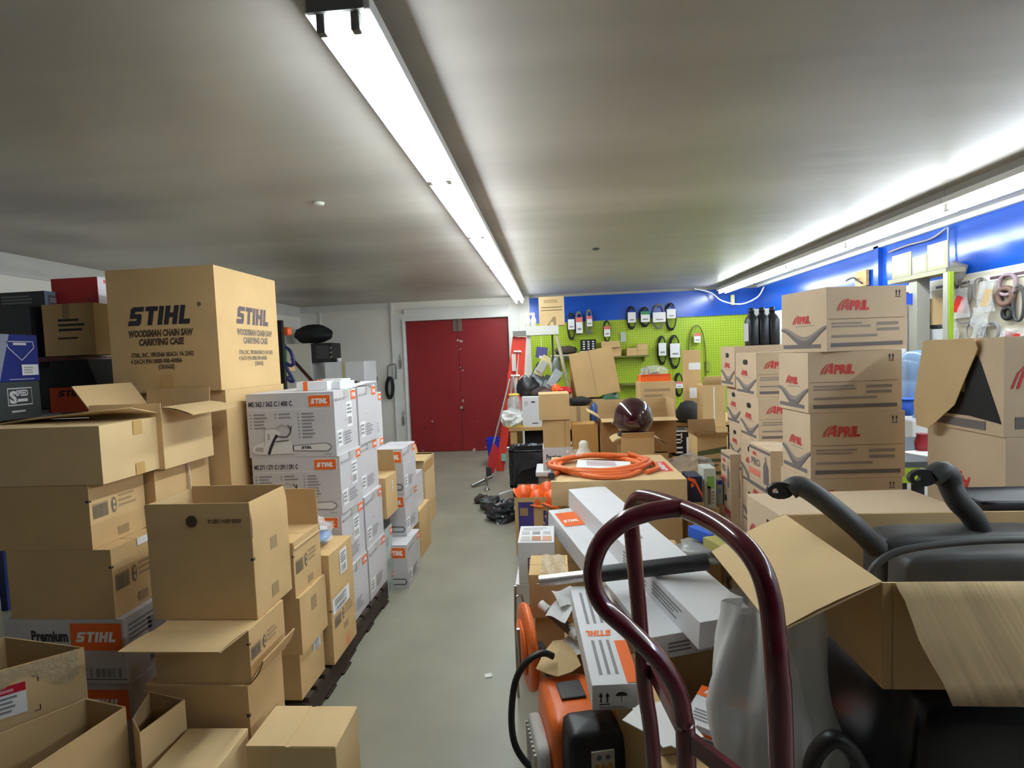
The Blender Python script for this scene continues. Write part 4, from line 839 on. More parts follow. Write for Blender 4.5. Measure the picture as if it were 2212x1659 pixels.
# white boxes and taped carton by the aisle
def photo_print(f,w,d,h):
    T=f['T']; T.rect(w*.06,d*.06,w*.88,d*.3,mat('pale_panel',(214,210,204),.6),1)
    for k in range(3): T.rect(w*(.08+.3*k),d*.08,w*.25,d*.25,(SAWM,mat('rust_picture',(170,110,84),.6),mat('skin_picture',(190,140,110),.6))[k],2)
    for k in range(3): T.rect(w*(.08+.3*k),d*.45,w*.22,d*.18,INKG if k==1 else SAWM,1)
    T.lines(w*.1,d*.7,w*.7,d*.2,2,SAWM); F=f['F']
    stroke(F,[(w*.28,h*.05),(w*.28,h*.62),(w*.95,h*.62)],.006,mat('maroon_stripe',(120,70,84),.7))
wb1=fit((1118,1172,1262),near='L',Y=2.55,rx=1197,d=.25); carton('White box with small pictures on its lid at the edge of the aisle',wb1,WHITE,photo_print,seam='')
wb2=dict(wb1); wb2['h']=wb1['loc'][2]-.001; wb2['loc']=(wb1['loc'][0]-.02,wb1['loc'][1]+.0,0); carton('Tall white box standing under the one with pictures by the aisle',wb2,WHITE,lambda f,w,d,h:stroke(f['F'],[(w*.3,h*.5),(w*.3,h*.75),(w*.9,h*.75)],.006,mat('maroon_stripe',(120,70,84),.7)),seam='')
kt=fit((1142,1242,1335),near='L',Y=2.2,rx=1228,d=.22)
def shiny(root,w,d,h):
    mb=MB(); mb.grid(lambda u,v:(w*(.3+.65*u)-w/2,d*(v-.5)*.95,h+.004+.004*math.sin(13*u+5*v)),10,8,CTAPE); mb.build('clear_tape',root)
carton('Kraft carton with crinkled clear tape across its lid, by the end of the metal shaft',kt,KRAFT,None,parts=shiny,seam='x')
k2=dict(kt); k2['h']=kt['loc'][2]-.001; k2['loc']=(kt['loc'][0]+.02,kt['loc'][1]+.01,0); carton('Brown carton under the one with crinkled tape',k2,KRAFT)
# orange cut-off saw
sw=thing('cut_off_saw','Orange cut-off saw with black loop handle and round guard on the floor by the aisle','power saw',(.02,1.72,0))
s0=Vector(sw.location)
ORM=mat('orange_machine_plastic',(232,110,40),.4,var=.06,scale=9)
Ms=Matrix.Rotation(math.radians(12),4,'Z')
mb=MB(); sbox(mb,(0,.02,.24),(.19,.28,.36),ORM,.28,32,14,Ms); mb.build('engine_cover',sw)
mb=MB(); sbox(mb,(.03,-.13,.225),(.185,.13,.41),BLACKP,.3,32,14,Ms); rear=mb.build('filter_housing',sw)
mb=MB(); mb.box((.045,-.1965,.345),(.07,.006,.062),mat('pale_warning_label',(206,200,186),.5),Ms)
for k in range(3): mb.poly([tuple(Ms@Vector((.025+.02*k-.012,-.2005,.323))),tuple(Ms@Vector((.025+.02*k+.012,-.2005,.323))),tuple(Ms@Vector((.025+.02*k,-.2005,.343)))],mat('amber_warning_print',(190,150,60),.5))
for k in range(2): mb.poly([tuple(Ms@Vector((.033+.026*k+.008*math.cos(a*math.pi/5),-.2005,.358+.008*math.sin(a*math.pi/5)))) for a in range(10)],mat('blue_print',(96,110,150),.5))
mb.build('warning_label',rear)
mb=MB(); mb.box((.005,.03,.425),(.085,.09,.008),DGREY,Ms); mb.build('top_plate',sw,bevel=.003)
mb=MB(); sbox(mb,(-.115,.0,.18),(.05,.22,.30),mat('light_grey_plastic',(204,204,198),.5),.35,28,12,Ms); fin=mb.build('starter_cover',sw)
mb=MB()
for k in range(9): mb.box((-.142,-.08+.02*k,.2),(.008,.008,.2),mat('light_grey_plastic',(204,204,198),.5),Ms)
mb.build('cooling_fins',fin)
def sr(px,py,Y): return at(px,py,Y=Y)-s0
mb=MB(); mb.tube(smoothpath([sr(1195,1418,1.83),sr(1172,1411,1.82),sr(1140,1428,1.80),sr(1114,1470,1.78),sr(1105,1540,1.75),sr(1110,1600,1.72),sr(1130,1640,1.70),sr(1160,1670,1.68)],6),.0115,BLACKP,12); mb.build('loop_handle',sw)
gd=MB(); gc=sr(1140,1395,2.02)
GM=Matrix.Translation(gc)@Matrix.Rotation(math.radians(14),4,'Z')@Matrix.Rotation(math.pi/2,4,'Y')
pr=[(.0,-.018),(.135,-.018),(.155,-.012),(.16,0),(.155,.012),(.135,.018),(.0,.018)]
gd.lathe(pr,ORM,36,GM); gd.build('wheel_guard',sw)
MB().lathe([(.02,-.028),(.10,-.028),(.10,-.019),(.02,-.019)],ORM,30,GM).build('guard_rim',sw)
MB().tube([gc+Vector((.03,.0,0)),Vector((.06,.1,.25))],.03,DGREY,12).build('cutting_arm',sw)
MB().tube([gc+Vector((-.03,-.06,.10)),gc+Vector((-.03,-.04,-.06))],.006,STEEL,8).build('guard_lever',sw)
for s in (-1,1): MB().box((s*.07,.02,.03),(.03,.22,.06),BLACKP,Ms).build('foot',sw)
# torn kraft sheet, roll and papers behind the saw
sh=MB(); c=at(1207,1420,Y=1.88); bpts=[(1158,1445),(1175,1410),(1195,1385),(1215,1383),(1240,1405),(1255,1438),(1235,1452),(1205,1462),(1180,1455)]
sp=[at(px,py,Y=1.80+.002*(1460-py))-c for px,py in bpts]; vs=[(0,0,.02)]+[tuple(p) for p in sp]; sh.add(vs,[(0,i+1,(i+1)%9+1) for i in range(9)],KRAFT2,False)
tag(sh.build('torn_cardboard',loc=c,solid=.004),'Torn scrap of pale kraft board leaning on the orange saw','cardboard scrap')
rl=thing('poster_roll','Printed white paper roll leaning behind the orange saw','paper roll',tuple(at(1205,1335,Y=2.0))); q0=Vector(rl.location)
MB().tube([at(1168,1305,Y=2.08)-q0,at(1248,1375,Y=1.95)-q0],.018,PAPER,14).build('rolled_sheet',rl); MB().tube([at(1185,1320,Y=2.05)-q0,at(1235,1364,Y=1.97)-q0],.0185,mat('dark_poster_print',(110,100,96),.6),14).build('print_band',rl)
for k,(px,py,yw,lb) in enumerate(((1222,1290,20,'Crumpled white leaflet between the taped carton and the saw box'),(1212,1318,-30,'White leaflet under the crumpled one by the saw box'),(1238,1395,35,'White sheet with red print under the saw box edge'))):
    c=at(px,py,Y=2.06-.06*k); o=MB().grid(lambda u,v:(.085*(u-.5),.10*(v-.5),.008*math.sin(5*u+3*v)),6,6,PAPER,False).build('leaflet',loc=c,yaw=yw); o.rotation_euler[0]=.25; tag(o,lb,'leaflet')
carton('Kraft carton in the shade behind the orange saw guard',dict(w=.26,d=.3,h=.42,loc=(.135,2.14,0),yaw=0),KRAFT)
# bottle and steel frame peeking at the aisle
fr_=MB(); fr_.tube([at(1113,1265,Y=2.35),at(1113,1335,Y=2.35)],.006,STEEL,8); fr_.tube([at(1113,1290,Y=2.35),at(1126,1285,Y=2.35),at(1133,1310,Y=2.35)],.006,STEEL,8)
fr_.tube([at(1113,1335,Y=2.35),Vector((at(1113,1335,Y=2.35).x,2.35,0))],.006,STEEL,8); tag(fr_.build('steel_bracket'),'Thin steel bracket standing behind the orange saw guard','bracket')
# ================================================================ BACK OF THE ROOM, RIGHT: BENCH, PILES, PEGBOARD
def kbox(label,px,py0,py1,px1,Y,d,m=None,pr=None,yaw=0,zb=None,zt=None,**k):
    """front face from px to px1, py0 to py1, at distance Y"""
    a=at(px,py0,Y=Y); b=at(px1,py1,Y=Y); z0=b.z if zb is None else zb; z1=a.z if zt is None else zt
    return carton(label,dict(w=b.x-a.x,d=d,h=z1-z0,loc=((a.x+b.x)/2,Y+d/2,z0),yaw=yaw),m,pr,**k)
BZ=.80
bench=thing('workbench','Long cluttered workbench with a wooden top along the lime pegboard','workbench',(.75,6.1,0))
MB().box((0,0,BZ-.02),(2.5,1.0,.04),WOOD).build('bench_top',bench,bevel=.003)
MB().box((.06,.06,.39),(2.3,.85,.74),BLACKM).build('dark_cabinet',bench)  # black block standing in for the shade under the bench top
for x in (-1.2,1.2):
    for y in (-.45,.45): MB().box((x,y,.385),(.07,.07,.77),WOOD).build('leg',bench)
# waste bin with bag
bn=thing('waste_bin','Large black waste bin lined with a black plastic bag before the workbench','waste bin',(-.27,5.30,0))
MB().lathe([(.0,.01),(.22,.0),(.265,.62),(.255,.62),(.21,.02)],BLACKM,4,Matrix.Rotation(math.pi/4,4,'Z'),False).build('bin_body',bn)
def _lin(u,v):
    a=2*math.pi*u; s_=lambda q: math.copysign(abs(q)**.45,q); r_=.205+.012*math.sin(17*a/2+5*v)*v+.006*math.sin(29*u*6.28)
    z=.645-v*(.27+.16*math.sin(a-1.2)+.03*math.sin(5*a)) if v>.15 else .645-(.15-v)*.05
    return (r_*s_(math.cos(a))*(1-.06*v),r_*s_(math.sin(a))*(1-.06*v),z+.004*math.sin(41*u*6.28))
SHB=mat('shiny_black_film',(46,47,53),.18,bump=1.0,bscale=22)
mb=MB(); mb.grid(lambda u,v:_lin(u,v),64,12,SHB,True); mb.build('bin_liner',bn)
if False: mb.grid(lambda u,v:((.205+.03*math.sin(v*3)+.008*math.sin(31*u+9*v))*(1.0)*max(-1,min(1,1.25*math.cos(2*math.pi*u)))*1.0,(.205+.02*math.sin(v*3)+.008*math.sin(23*u))*max(-1,min(1,1.25*math.sin(2*math.pi*u))),.70-.32*v*(.75+.35*math.sin(2*math.pi*u+2.2))+.012*math.sin(43*u)),64,10,SHB,True); mb.build('bin_liner',bn)
#X and loose pieces on the floor
for k,(px,py,Y,r_,lb,m) in enumerate(((1085,1050,5.0,.13,'Crumpled black plastic sheet on the floor beside the waste bin',SHB),(1062,1045,5.35,.10,'Dark grey crumpled cloth on the floor left of the black plastic sheet',DGREY),(1040,1040,5.6,.07,'Small brown rag at the far left of the floor rubbish',mat('dull_brown',(72,60,52),.8)))):
    c=at(px,py,Y=Y); vs,fs=blob(r_,k+5,.5,20,12,(1.2,1.1,.75),3); tag(MB().add([(x,y,max(z+r_*.5,.001)) for x,y,z in vs],fs,m,False).build('rubbish',loc=(c.x,c.y,0)),lb,'rubbish')
def stick(label,name,cat,pts,r_,m,**k): 
    mb=MB(); mb.tube(pts,r_,m,8); return tag(mb.build(name),label,cat)
a_=at(1078,1068,Z=.03); b_=at(1110,1058,Z=.06); stick('White stick poking out from the black rubbish on the floor','stick','stick',[a_,b_],.012,PAPER)
a_=at(1020,1050,Z=.02); b_=at(1062,1030,Z=.07); stick('Flat grey metal strip lying on the floor beside the rubbish','metal_strip','metal strip',[a_,b_],.02,STEEL)
c=at(1052,1058,Z=0); t=thing('metal_spool','Small steel spool stub standing on the floor beside the rubbish','spool',c); MB().lathe([(.035,0),(.035,.012),(.014,.014),(.014,.13),(.032,.132),(.032,.142)],STEEL,14).build('stem',t)
# blue bin, red shovel
bb=thing('recycling_bin','Blue plastic bin on the floor against the red door','bin',(-.86,7.62,0)); mb=MB(); mb.lathe([(.0,.01),(.15,0),(.19,.36),(.20,.36),(.20,.38),(.18,.38),(.145,.02)],BLUEP,4,Matrix.Rotation(math.pi/4,4,'Z'),False); mb.build('bin_body',bb)
sv=thing('shovel','Red shovel with a long grey handle leaning beside the red ladder','shovel',tuple(at(1060,1030,Z=0))); o_=Vector(sv.location)
def so(px,py,Y): return at(px,py,Y=Y)-o_
MB().tube([so(1101,818,7.0),so(1066,960,6.75)],.014,STEEL,8).build('shaft',sv)
mb=MB(); bp=[(1066,955),(1078,972),(1076,1000),(1066,1022),(1052,1026),(1056,985)]; mb.poly([tuple(so(x,y,6.7-.001*(y-955))) for x,y in bp],RED); mb.build('blade',sv,solid=.02)
mb=MB(); bp=[(1050,1008),(1062,1010),(1062,1028),(1050,1030)]; mb.poly([tuple(so(x,y,6.6)) for x,y in bp],DGREY); mb.build('worn_edge',sv,solid=.01)
# ladder
LDR=mat('orange_red_fibreglass',(228,62,40),.5)
ld=thing('step_ladder','Folded orange red fibreglass step ladder leaning on the white post','ladder',tuple(at(1080,1015,Z=0))); o_=Vector(ld.location)
for (t0,b0,w_) in (((1116,728),(1080,1022),.105),((1130,728),(1114,1000),.085)):
    T_=so(*t0,7.2); B_=so(*b0,7.15); B_.z=0 if B_.z<0.02 else B_.z
    mb=MB(); d_=(T_-B_); L=d_.length; zz_=d_.normalized(); xx_=(Vector((1,0,0))-zz_*zz_.x).normalized(); M=Matrix((xx_,zz_.cross(xx_),zz_)).transposed().to_4x4(); M.translation=(T_+B_)/2; mb.box((0,0,0),(.03,w_,L) if False else (w_,.035,L),LDR,M); mb.build('rail',ld)
c_=so(1122,721,7.18); MB().box(tuple(c_),(.17,.12,.07),mat('grey_cast_metal',(120,116,112),.5)).build('top_cap',ld)
mb=MB(); mb.box(tuple(so(1110,783,7.12)),(.055,.01,.23),mat('pale_label',(226,220,216),.6)); mb.build('label',ld)
for k in range(5):
    y=760+52*k; a_=so(1114-.125*(y-728)*1.0,y,7.17); b_=so(1128-.06*(y-728),y,7.17); MB().tube([a_,b_],.02,ALU,8).build('step',ld)
MB().tube([so(1108,812,7.1),so(1100,880,7.1)],.018,ALU,8).build('spreader',ld); MB().tube([so(1108,812,7.1),so(1116,868,7.1)],.018,ALU,8).build('spreader',ld)
MB().box(tuple(so(1088,988,7.08)),(.06,.012,.1),mat('mint_label',(150,206,186),.6)).build('label',ld)
# white post and shelf
ps=thing('post_shelf','White painted post with a short white shelf board beside the red ladder','shelf',(.02,6.75,0)); o_=Vector(ps.location)
a_=so(1136,706,6.7); b_=so(1150,832,6.7); MB().box(((a_.x+b_.x)/2,0,(a_.z+.8)/2),(b_.x-a_.x,.1,a_.z-.8),WPAINT).build('post',ps)
MB().box(((a_.x+b_.x)/2,0,.4),(b_.x-a_.x,.1,.8),WOOD).build('lower_post',ps)
c_=so(1207,728,6.7); MB().box(((a_.x+c_.x)/2,0,a_.z-.055),(c_.x-a_.x,.2,.11),WPAINT).build('shelf_board',ps)
MB().tube([Vector((c_.x-.08,.06,a_.z-.11)),Vector((c_.x-.08,.06,.8))],.012,DGREY,8).build('rear_support',ps)
SZ=a_.z+o_.z
kbox('Kraft carton with a printed letter A standing on the short white shelf',1163,642,700,1220,6.66,.22,KRAFT2,lambda f,w,d,h:(f['F'].rect(w*.08,h*.62,w*.84,.008,INKB),f['F'].rect(w*.08,h*.52,w*.84,.008,INKB),f['F'].lines(w*.2,h*.78,w*.6,h*.12,2,FAINT),f['F'].pol([(w*.3,0),(w*.55,h*.3),(w*.66,h*.3),(w*.66,0),(w*.56,0),(w*.56,h*.12),(w*.45,h*.12),(w*.4,0)],FAINT)),zb=SZ)
for k,(px,lb) in enumerate(((1141,'White spray bottle at the left end of the short white shelf'),(1153,'Second white spray bottle from the left on the short white shelf'))):
    p=at(px,705,Y=6.70); t=thing('spray_bottle',lb,'spray bottle',(p.x,p.y,SZ),0,'white spray bottles'); MB().lathe([(.0,0),(.032,0),(.034,.08),(.018,.12),(.014,.14),(0,.14)],PAPER,12).build('bottle_body',t); MB().box((-.012,0,.155),(.06,.03,.03),PAPER).build('trigger_head',t,bevel=.006)
# bench top things
def lump(label,px,py,Y,r_,m,seed,sq=(1,1,.8),name='item',cat='item',amp=.35):
    c=at(px,py,Y=Y); vs,fs=blob(r_,seed,amp,18,10,sq,2.5); lo=(BZ+.002-c.z) if 5.55<Y<6.6 and c.z<1.25 else -9; vs=[(x,y,max(z,lo)) for x,y,z in vs]; return tag(MB().add(vs,fs,m,True).build(name,loc=c),label,cat)
kbox('White carton with printed arrows on the bench end by the glass jar',1127,858,923,1171,5.62,.3,WHITE,lambda f,w,d,h:(f['F'].arrows(w*.14,h*.72,h*.14,INKG),f['F'].rect(w*.48,h*.8,w*.2,h*.05,INK),f['F'].rect(w*.5,h*.1,w*.3,h*.03,INK)),zb=BZ,seam='')
p=at(1112,900,Y=5.68); jr=thing('glass_jar','Glass jar with a yellow ring on a pile at the bench end','jar',(p.x,p.y,at(1112,890,Y=5.68).z))
MB().lathe([(0,0),(.075,0),(.08,.02),(.08,.11),(.055,.16),(.05,.18)],mat('clear_glass',(220,230,226),.05,alpha=.35),18).build('glass',jr); MB().lathe([(.055,.178),(.06,.185),(.055,.196),(.045,.196),(.045,.18)],mat('yellow_ring',(226,190,70),.5),18).build('rim_ring',jr)
pp=MB(); vs,fs=blob(.13,9,.3,20,12,(1.0,.8,.9),3); c=at(1108,905,Y=5.68); tag(pp.add([(x,y,max(z,-(c.z-BZ))) for x,y,z in vs],fs,PAPER,False).build('paper_bag',loc=c),'Crumpled white bag of oddments under the glass jar on the bench','bag')
tag(MB().box((0,0,.01),(.18,.2,.02),mat('yellow_booklet',(222,186,60),.6)).build('booklet',loc=(at(1105,920,Y=5.7).x+.03,5.70,BZ),yaw=10),'Yellow booklet at the very end of the bench below the white bag','booklet')
lump('Black welding mask on the heap behind the white carton',1140,838,5.85,.13,BLACKP,11,(1,1,1.05),'black_mask','mask',.2)
lump('Dark leather tool pouch on the heap by the black mask',1165,848,5.8,.10,mat('dark_leather',(54,36,32),.6),12,(1.3,1,.6),'tool_pouch','pouch')
lump('Brown leather tool belt on the heap behind the top kraft box',1185,850,5.78,.09,mat('brown_leather',(82,48,40),.6),13,(1.5,1,.6),'tool_belt','tool belt')
lump('Orange hard cap on the heap above the kraft boxes',1202,843,5.75,.07,ORP,14,(.8,.8,1),'work_hat','hat',.1)
lump('Red cloth bundle beside the orange cap on the heap',1217,845,5.75,.075,RED,15,(1.2,1,.6),'red_cloth','cloth')
bw=MB(); bw.lathe([(.05,0),(.085,.05),(.10,.11),(.094,.11),(.08,.05),(.045,.01)],mat('ivory_plastic',(222,214,196),.5),18); o=bw.build('plastic_bowl',loc=at(1142,836,Y=5.98)); o.rotation_euler=(.9,-.3,0); tag(o,'Ivory plastic bowl tipped over on the heap next to the ladder','bowl')
PKG=mat('blister_film',(196,204,206),.12,alpha=.55); 
for k,(px,py,ry,m) in enumerate(((1160,806,.5,mat('navy_card',(44,44,72),.5)),(1172,790,.55,mat('straw_card',(196,180,128),.6)),(1163,832,.5,mat('slate_card',(110,116,118),.4)),(1180,833,.45,DGREY),(1196,820,.6,mat('pale_slate',(150,156,158),.4)))):
    c=at(px,py,Y=5.95-.03*k); M=Matrix.Rotation(ry,4,'Y')@Matrix.Rotation(-.3,4,'X'); mb=MB(); mb.box((0,0,0),(.10,.012,.24),m,M); t=mb.build('blister_pack',loc=c)
    tag(t,('Navy blister pack leaning among the packets by the white post','Straw coloured blister pack above the navy one','Slate blister pack lowest of the leaning packets','Dark grey blister pack right of the slate one','Pale blister pack next to the wooden shafts')[k],'blister pack','blister packs on the heap'); q=MB(); q.box((0,-.02,-.02),(.08,.03,.14),PKG,M); q.build('clear_blister',t,bevel=.006)
pk=thing('hanging_packet','Clear packet with a purple card hanging in the white post frame','packet',tuple(at(1170,762,Y=6.6))); MB().box((0,0,0),(.14,.012,.14),mat('purple_card',(84,82,140),.5),Matrix.Rotation(.15,4,'Y')).build('card',pk); MB().box((.02,-.008,-.055),(.09,.008,.035),PAPER,Matrix.Rotation(.15,4,'Y')).build('white_strip',pk); MB().tube([(0,.02,.06),(0,.10,.085+SZ-.11-pk.location.z+(-.085))],.003,PAPER,5).build('hanging_string',pk)
for k,(a0,b0,lb) in enumerate((((1203,728),(1236,868),'Long pale wooden shaft leaning down from the short white shelf'),((1186,775),(1200,825),'Short pale wooden shaft leaning left of the long one'))):
    stick(lb,'wooden_shaft','wooden shaft',[at(*a0,Y=6.5),at(*b0,Y=5.9)],.022,mat('weathered_ash',(150,140,112),.7))
lump('Grey roll of mesh standing behind the wooden shafts',1202,800,6.05,.09,mat('grey_mesh',(112,122,118),.6),17,(.6,.6,1.6),'mesh_roll','roll',.1)
# kraft boxes between bench and hose carton
Y4=4.62
pz0=.30
kbox('Upper kraft carton of the pair on the white premium carton',1162,852,908,1230,Y4,.3,KRAFT,None,yaw=2,zb=at(1165,908,Y=Y4).z)
kbox('Lower kraft carton of the pair on the white premium carton',1172,909,968,1233,Y4+.02,.28,KRAFT,lambda f,w,d,h:f['F'].rect(w*.8,0,w*.02,h,FAINT),zb=at(1172,968,Y=Y4).z,zt=at(1165,908,Y=Y4).z-.002)
kbox('White premium carton with black word beneath two kraft cartons',1172,970,1017,1250,Y4,.32,WHITE,lambda f,w,d,h:(f['F'].text('Premium',w*.1,h*.52,h*.2,INK,w=w*.42,bold=.04),f['F'].rect(w*.1,h*.08,w*.5,h*.14,INKG),f['F'].rect(w*.1,h*.3,w*.5,h*.14,SAWM),f['F'].rect(w*.78,h*.45,w*.2,h*.15,ORANGE)),zt=at(1172,968,Y=Y4).z-.002)
tz=at(1172,1017,Y=Y4).z; tb_=thing('storage_tub','White lidded clear tub of orange netting under the premium carton','tub',(-.01,Y4+.16,0)); MB().lathe([(.0,.0),(.20,.0),(.225,tz-.05),(.0,tz-.05)],mat('clear_tub',(226,226,222),.3,alpha=.35),4,Matrix.Rotation(math.pi/4,4,'Z'),False).build('tub_body',tb_); MB().box((0,0,tz-.027),(.36,.36,.045),WHITE).build('lid',tb_,bevel=.01); MB().box((0,0,tz*.45),(.24,.24,tz*.8),ORP).build('orange_netting',tb_,bevel=.02)
# box of orange balls
hb=dict(w=.40,d=.36,h=.45,loc=(at(1111,1078,Y=4.1).x+.20,4.28,0),yaw=0)
def hp(f,w,d,h):
    P_=mat('violet_print',(66,56,130),.6); f['F'].rect(w*.07,0,w*.3,h*.92,P_); f['F'].rect(w*.1,h*.68,w*.16,h*.14,FAINT,2); f['F'].text('50',w*.55,h*.45,h*.3,P_,w=w*.14,bold=.05)
carton('Open kraft carton printed violet, holding orange hard hats near the aisle',hb,KRAFT,hp,flaps={'R':(40,.1),'B':(5,.02)})
for k,(x,y,z) in enumerate(((-.13,-.08,.44),(-.02,-.1,.41),(.06,-.02,.45),(.10,-.12,.41),(-.06,.06,.41))):
    t=thing('hard_hat',('Orange hard hat sticking up at the left of the violet carton','Orange hard hat lying low at the front of the violet carton','Orange hard hat standing on edge in the violet carton','Orange hard hat at the right front corner of the violet carton','Orange hard hat at the back of the violet carton')[k],'hard hat',(hb['loc'][0]+x,hb['loc'][1]+y,z),0,'orange hard hats'); M=Matrix.Rotation((.9,.2,-1.1,.3,.5)[k],4,'Y')
    MB().lathe([(.082,-.03),(.085,.0),(.078,.04),(.05,.07),(0,.085)],ORP,18,M).build('hat_shell',t); MB().lathe([(.082,-.03),(.10,-.034),(.10,-.028),(.082,-.02)],ORP,18,M).build('brim',t)
# carton with the orange hose
YO=3.0
oa=at(1190,1040,Y=YO); ob2=at(1484,1040,Y=YO); OZ=.835
def op(f,w,d,h):
    T=f['T']; T.rect(w*.865,d*.28,w*.10,d*.38,mat('scarlet_print',(214,54,44),.6)); 
    F2=Face(T.mb,T.p(w*.958,d*.30,1),(0,1,0),(-1,0,0)); F2.text('ORIENT',0,w*.03,w*.055,WINK,w=d*.34,bold=.04)
oc=dict(w=ob2.x-oa.x,d=.73,h=.14,loc=((oa.x+ob2.x)/2,YO+.365,OZ-.14),yaw=0)
carton('Flat kraft carton with a scarlet printed name, carrying the coiled orange hose',oc,KRAFT2,op,seam='')
carton('Kraft carton under the flat carton of the orange hose',dict(w=.70,d=.66,h=.34,loc=(oc['loc'][0]+.01,YO+.38,.353),yaw=0),KRAFT)
carton('Kraft carton on the floor under the pile of the orange hose',dict(w=.68,d=.66,h=.35,loc=(oc['loc'][0]+.02,YO+.38,0),yaw=0),KRAFT)
hz=thing('coiled_hose','Orange rubber hose coiled flat on the kraft carton with a printed sheet inside','hose',(oc['loc'][0]-.075,YO+.335,OZ+.001))
pts=[]
for k in range(5*30):
    a=2*math.pi*k/30; tn=k/30; pts.append(((.272+.014*math.sin(2.3*tn)+.020*(tn-2))*math.cos(a)+.012*math.sin(tn*1.7),(.27+.014*math.cos(1.9*tn)+.020*(2-tn))*math.sin(a),.014+.006*tn+.004*math.sin(3*a)))
pts=[(-.30,-.24,.014),(-.275,-.19,.014)]+[tuple(Matrix.Rotation(math.pi*1.08,3,'Z')@Vector(p)) for p in pts]
tail=[(.20,.16,.06),(.30,.10,.03),(.345,-.02,.016),(.33,-.12,.016),(.25,-.21,.016)]
mb=MB(); mb.tube(pts,.0135,ORHOSE,8); mb.build('hose_coil',hz); mb=MB(); mb.tube(smoothpath(tail,5),.0135,ORHOSE,8); mb.build('loose_end',hz)
MB().tube([(-.30,-.255,.022),(-.30,-.295,.022)],.021,DGREY,12).build('hose_fitting',hz); mb=MB(); mb.poly([(-.15,-.10,.03),(.17,-.14,.02),(.2,.08,.02),(-.13,.13,.03)],PAPER); 
for k in range(5): mb.poly([(-.08,-.05+.03*k,.031),(.1,-.065+.03*k,.026),(.1,-.055+.03*k,.026),(-.08,-.04+.03*k,.031)],mat('pink_ink',(206,160,164),.7))
mb.build('printed_sheet',hz); mb=MB(); mb.grid(lambda u,v:(-.2+.1*u,.15+.08*v-.04*u,.07+.02*math.sin(6*u+4*v)),5,5,CLEAR,False); mb.build('plastic_wrap',hz)
# white funnel, helmet, its box and others behind the hose
p=at(1262,1000,Y=4.0); fz=at(1262,1000,Y=4.0).z
carton('Kraft carton behind the hose holding the white funnel',dict(w=.3,d=.26,h=fz-.002,loc=(p.x,4.06,0)),KRAFT)
t=thing('funnel','White plastic funnel cap standing behind the orange hose coil','funnel',(p.x,p.y,fz)); MB().lathe([(.09,0),(.088,.02),(.05,.09),(.035,.12),(.036,.15),(.02,.168),(0,.17)],mat('cream_plastic',(226,224,208),.45),18).build('cone',t)
hY=3.85; hz0=at(1372,946,Y=hY).z
hbx=kbox('Open kraft carton supporting the dark maroon helmet',1342,950,1010,1415,hY,.24,KRAFT,None,flaps={'L':(115,.07),'F':(35,.05),'R':(125,.11)},open_top=False,zt=hz0)
hb0=at(1342,1010,Y=hY).z; carton('Kraft carton below the carton of the maroon helmet',dict(w=.3,d=.26,h=hb0-.002,loc=(at(1378,1010,Y=hY).x,hY+.13,0)),KRAFT)
hl=thing('motorcycle_helmet','Glossy dark maroon helmet on an open kraft carton behind the orange hose','helmet',(at(1372,946,Y=hY).x,hY+.12,hz0))
HELM=mat('dark_maroon_gloss',(52,18,24),.12,coat=.8)
mb=MB(); vs=[];fs=[];n=28;kk=16
for j in range(kk+1):
    th=math.pi*(.03+.80*j/kk)
    for i in range(n):
        ph=2*math.pi*i/n; r_=.145*(1+.04*math.cos(ph)*math.sin(th)); vs.append((r_*math.sin(th)*math.cos(ph)*1.0,r_*math.sin(th)*math.sin(ph)*1.12,.128+r_*math.cos(th)*(1.06 if math.cos(th)>0 else .88)))
for j in range(kk):
    for i in range(n): fs.append((j*n+i,j*n+(i+1)%n,(j+1)*n+(i+1)%n,(j+1)*n+i)[::-1])
mb.add(vs,fs,HELM,True); mb.add(vs[:n],[list(range(n))],HELM); mb.add(vs[-n:],[list(range(n))[::-1]],BLACKM); mb.build('helmet_shell',hl)
mb=MB(); mb.lathe([(.10,.0),(.108,.0),(.112,.014),(.10,.014)],BLACKM,24,None,True,1,1.1); mb.build('edge_trim',hl); MB().lathe([(0,0),(.012,.0),(.012,.008),(0,.008)],STEEL,10,Matrix.Translation((-.143,-.02,.10))@Matrix.Rotation(-math.pi/2,4,'Y')).build('visor_screw',hl)
# big open carton behind the helmet
Yh=4.45
c1=at(1300,960,Y=Yh)
kbox('Brown open carton with raised panels around the maroon helmet',1297,905,978,1462,Yh,.34,mat('brown_cardboard',(158,118,72),.85,var=.05),None,flaps={'F':(100,.10),'L':(60,.12),'R':(-4,.14),'B':(-2,.13)},open_top=True)
carton('Brown carton on the floor under the open carton around the helmet',dict(w=.46,d=.34,h=at(1300,978,Y=Yh).z-.002,loc=(at(1380,960,Y=Yh).x,Yh+.17,0)),KRAFT)
kbox('Yellowish kraft panel carton between the kraft pair and the helmet',1236,917,985,1293,4.55,.2,mat('yellow_kraft',(196,150,84),.85,var=.05),None,seam='')
carton('Kraft carton below the yellowish panel carton',dict(w=.19,d=.2,h=at(1240,985,Y=4.55).z-.002,loc=(at(1270,985,Y=4.55).x+.01,4.65,0)),KRAFT)
kbox('Small kraft carton with a dark cap lying on it, behind the kraft pair',1230,879,913,1274,5.64,.22,KRAFT,lambda f,w,d,h:f['F'].rect(w*.35,0,w*.2,h,FAINT),zb=BZ)
lump('Dark work cap with a white badge on the small kraft carton',1252,866,5.75,.095,mat('charcoal_cloth',(44,42,42),.9),21,(1.3,1,.5),'work_hat','hat',.2)
lump('Blue and white detergent pouch next to the small kraft carton',1284,893,5.66,.085,mat('blue_pouch',(40,84,150),.4),22,(.5,.7,1.3),'detergent_pouch','pouch',.15)
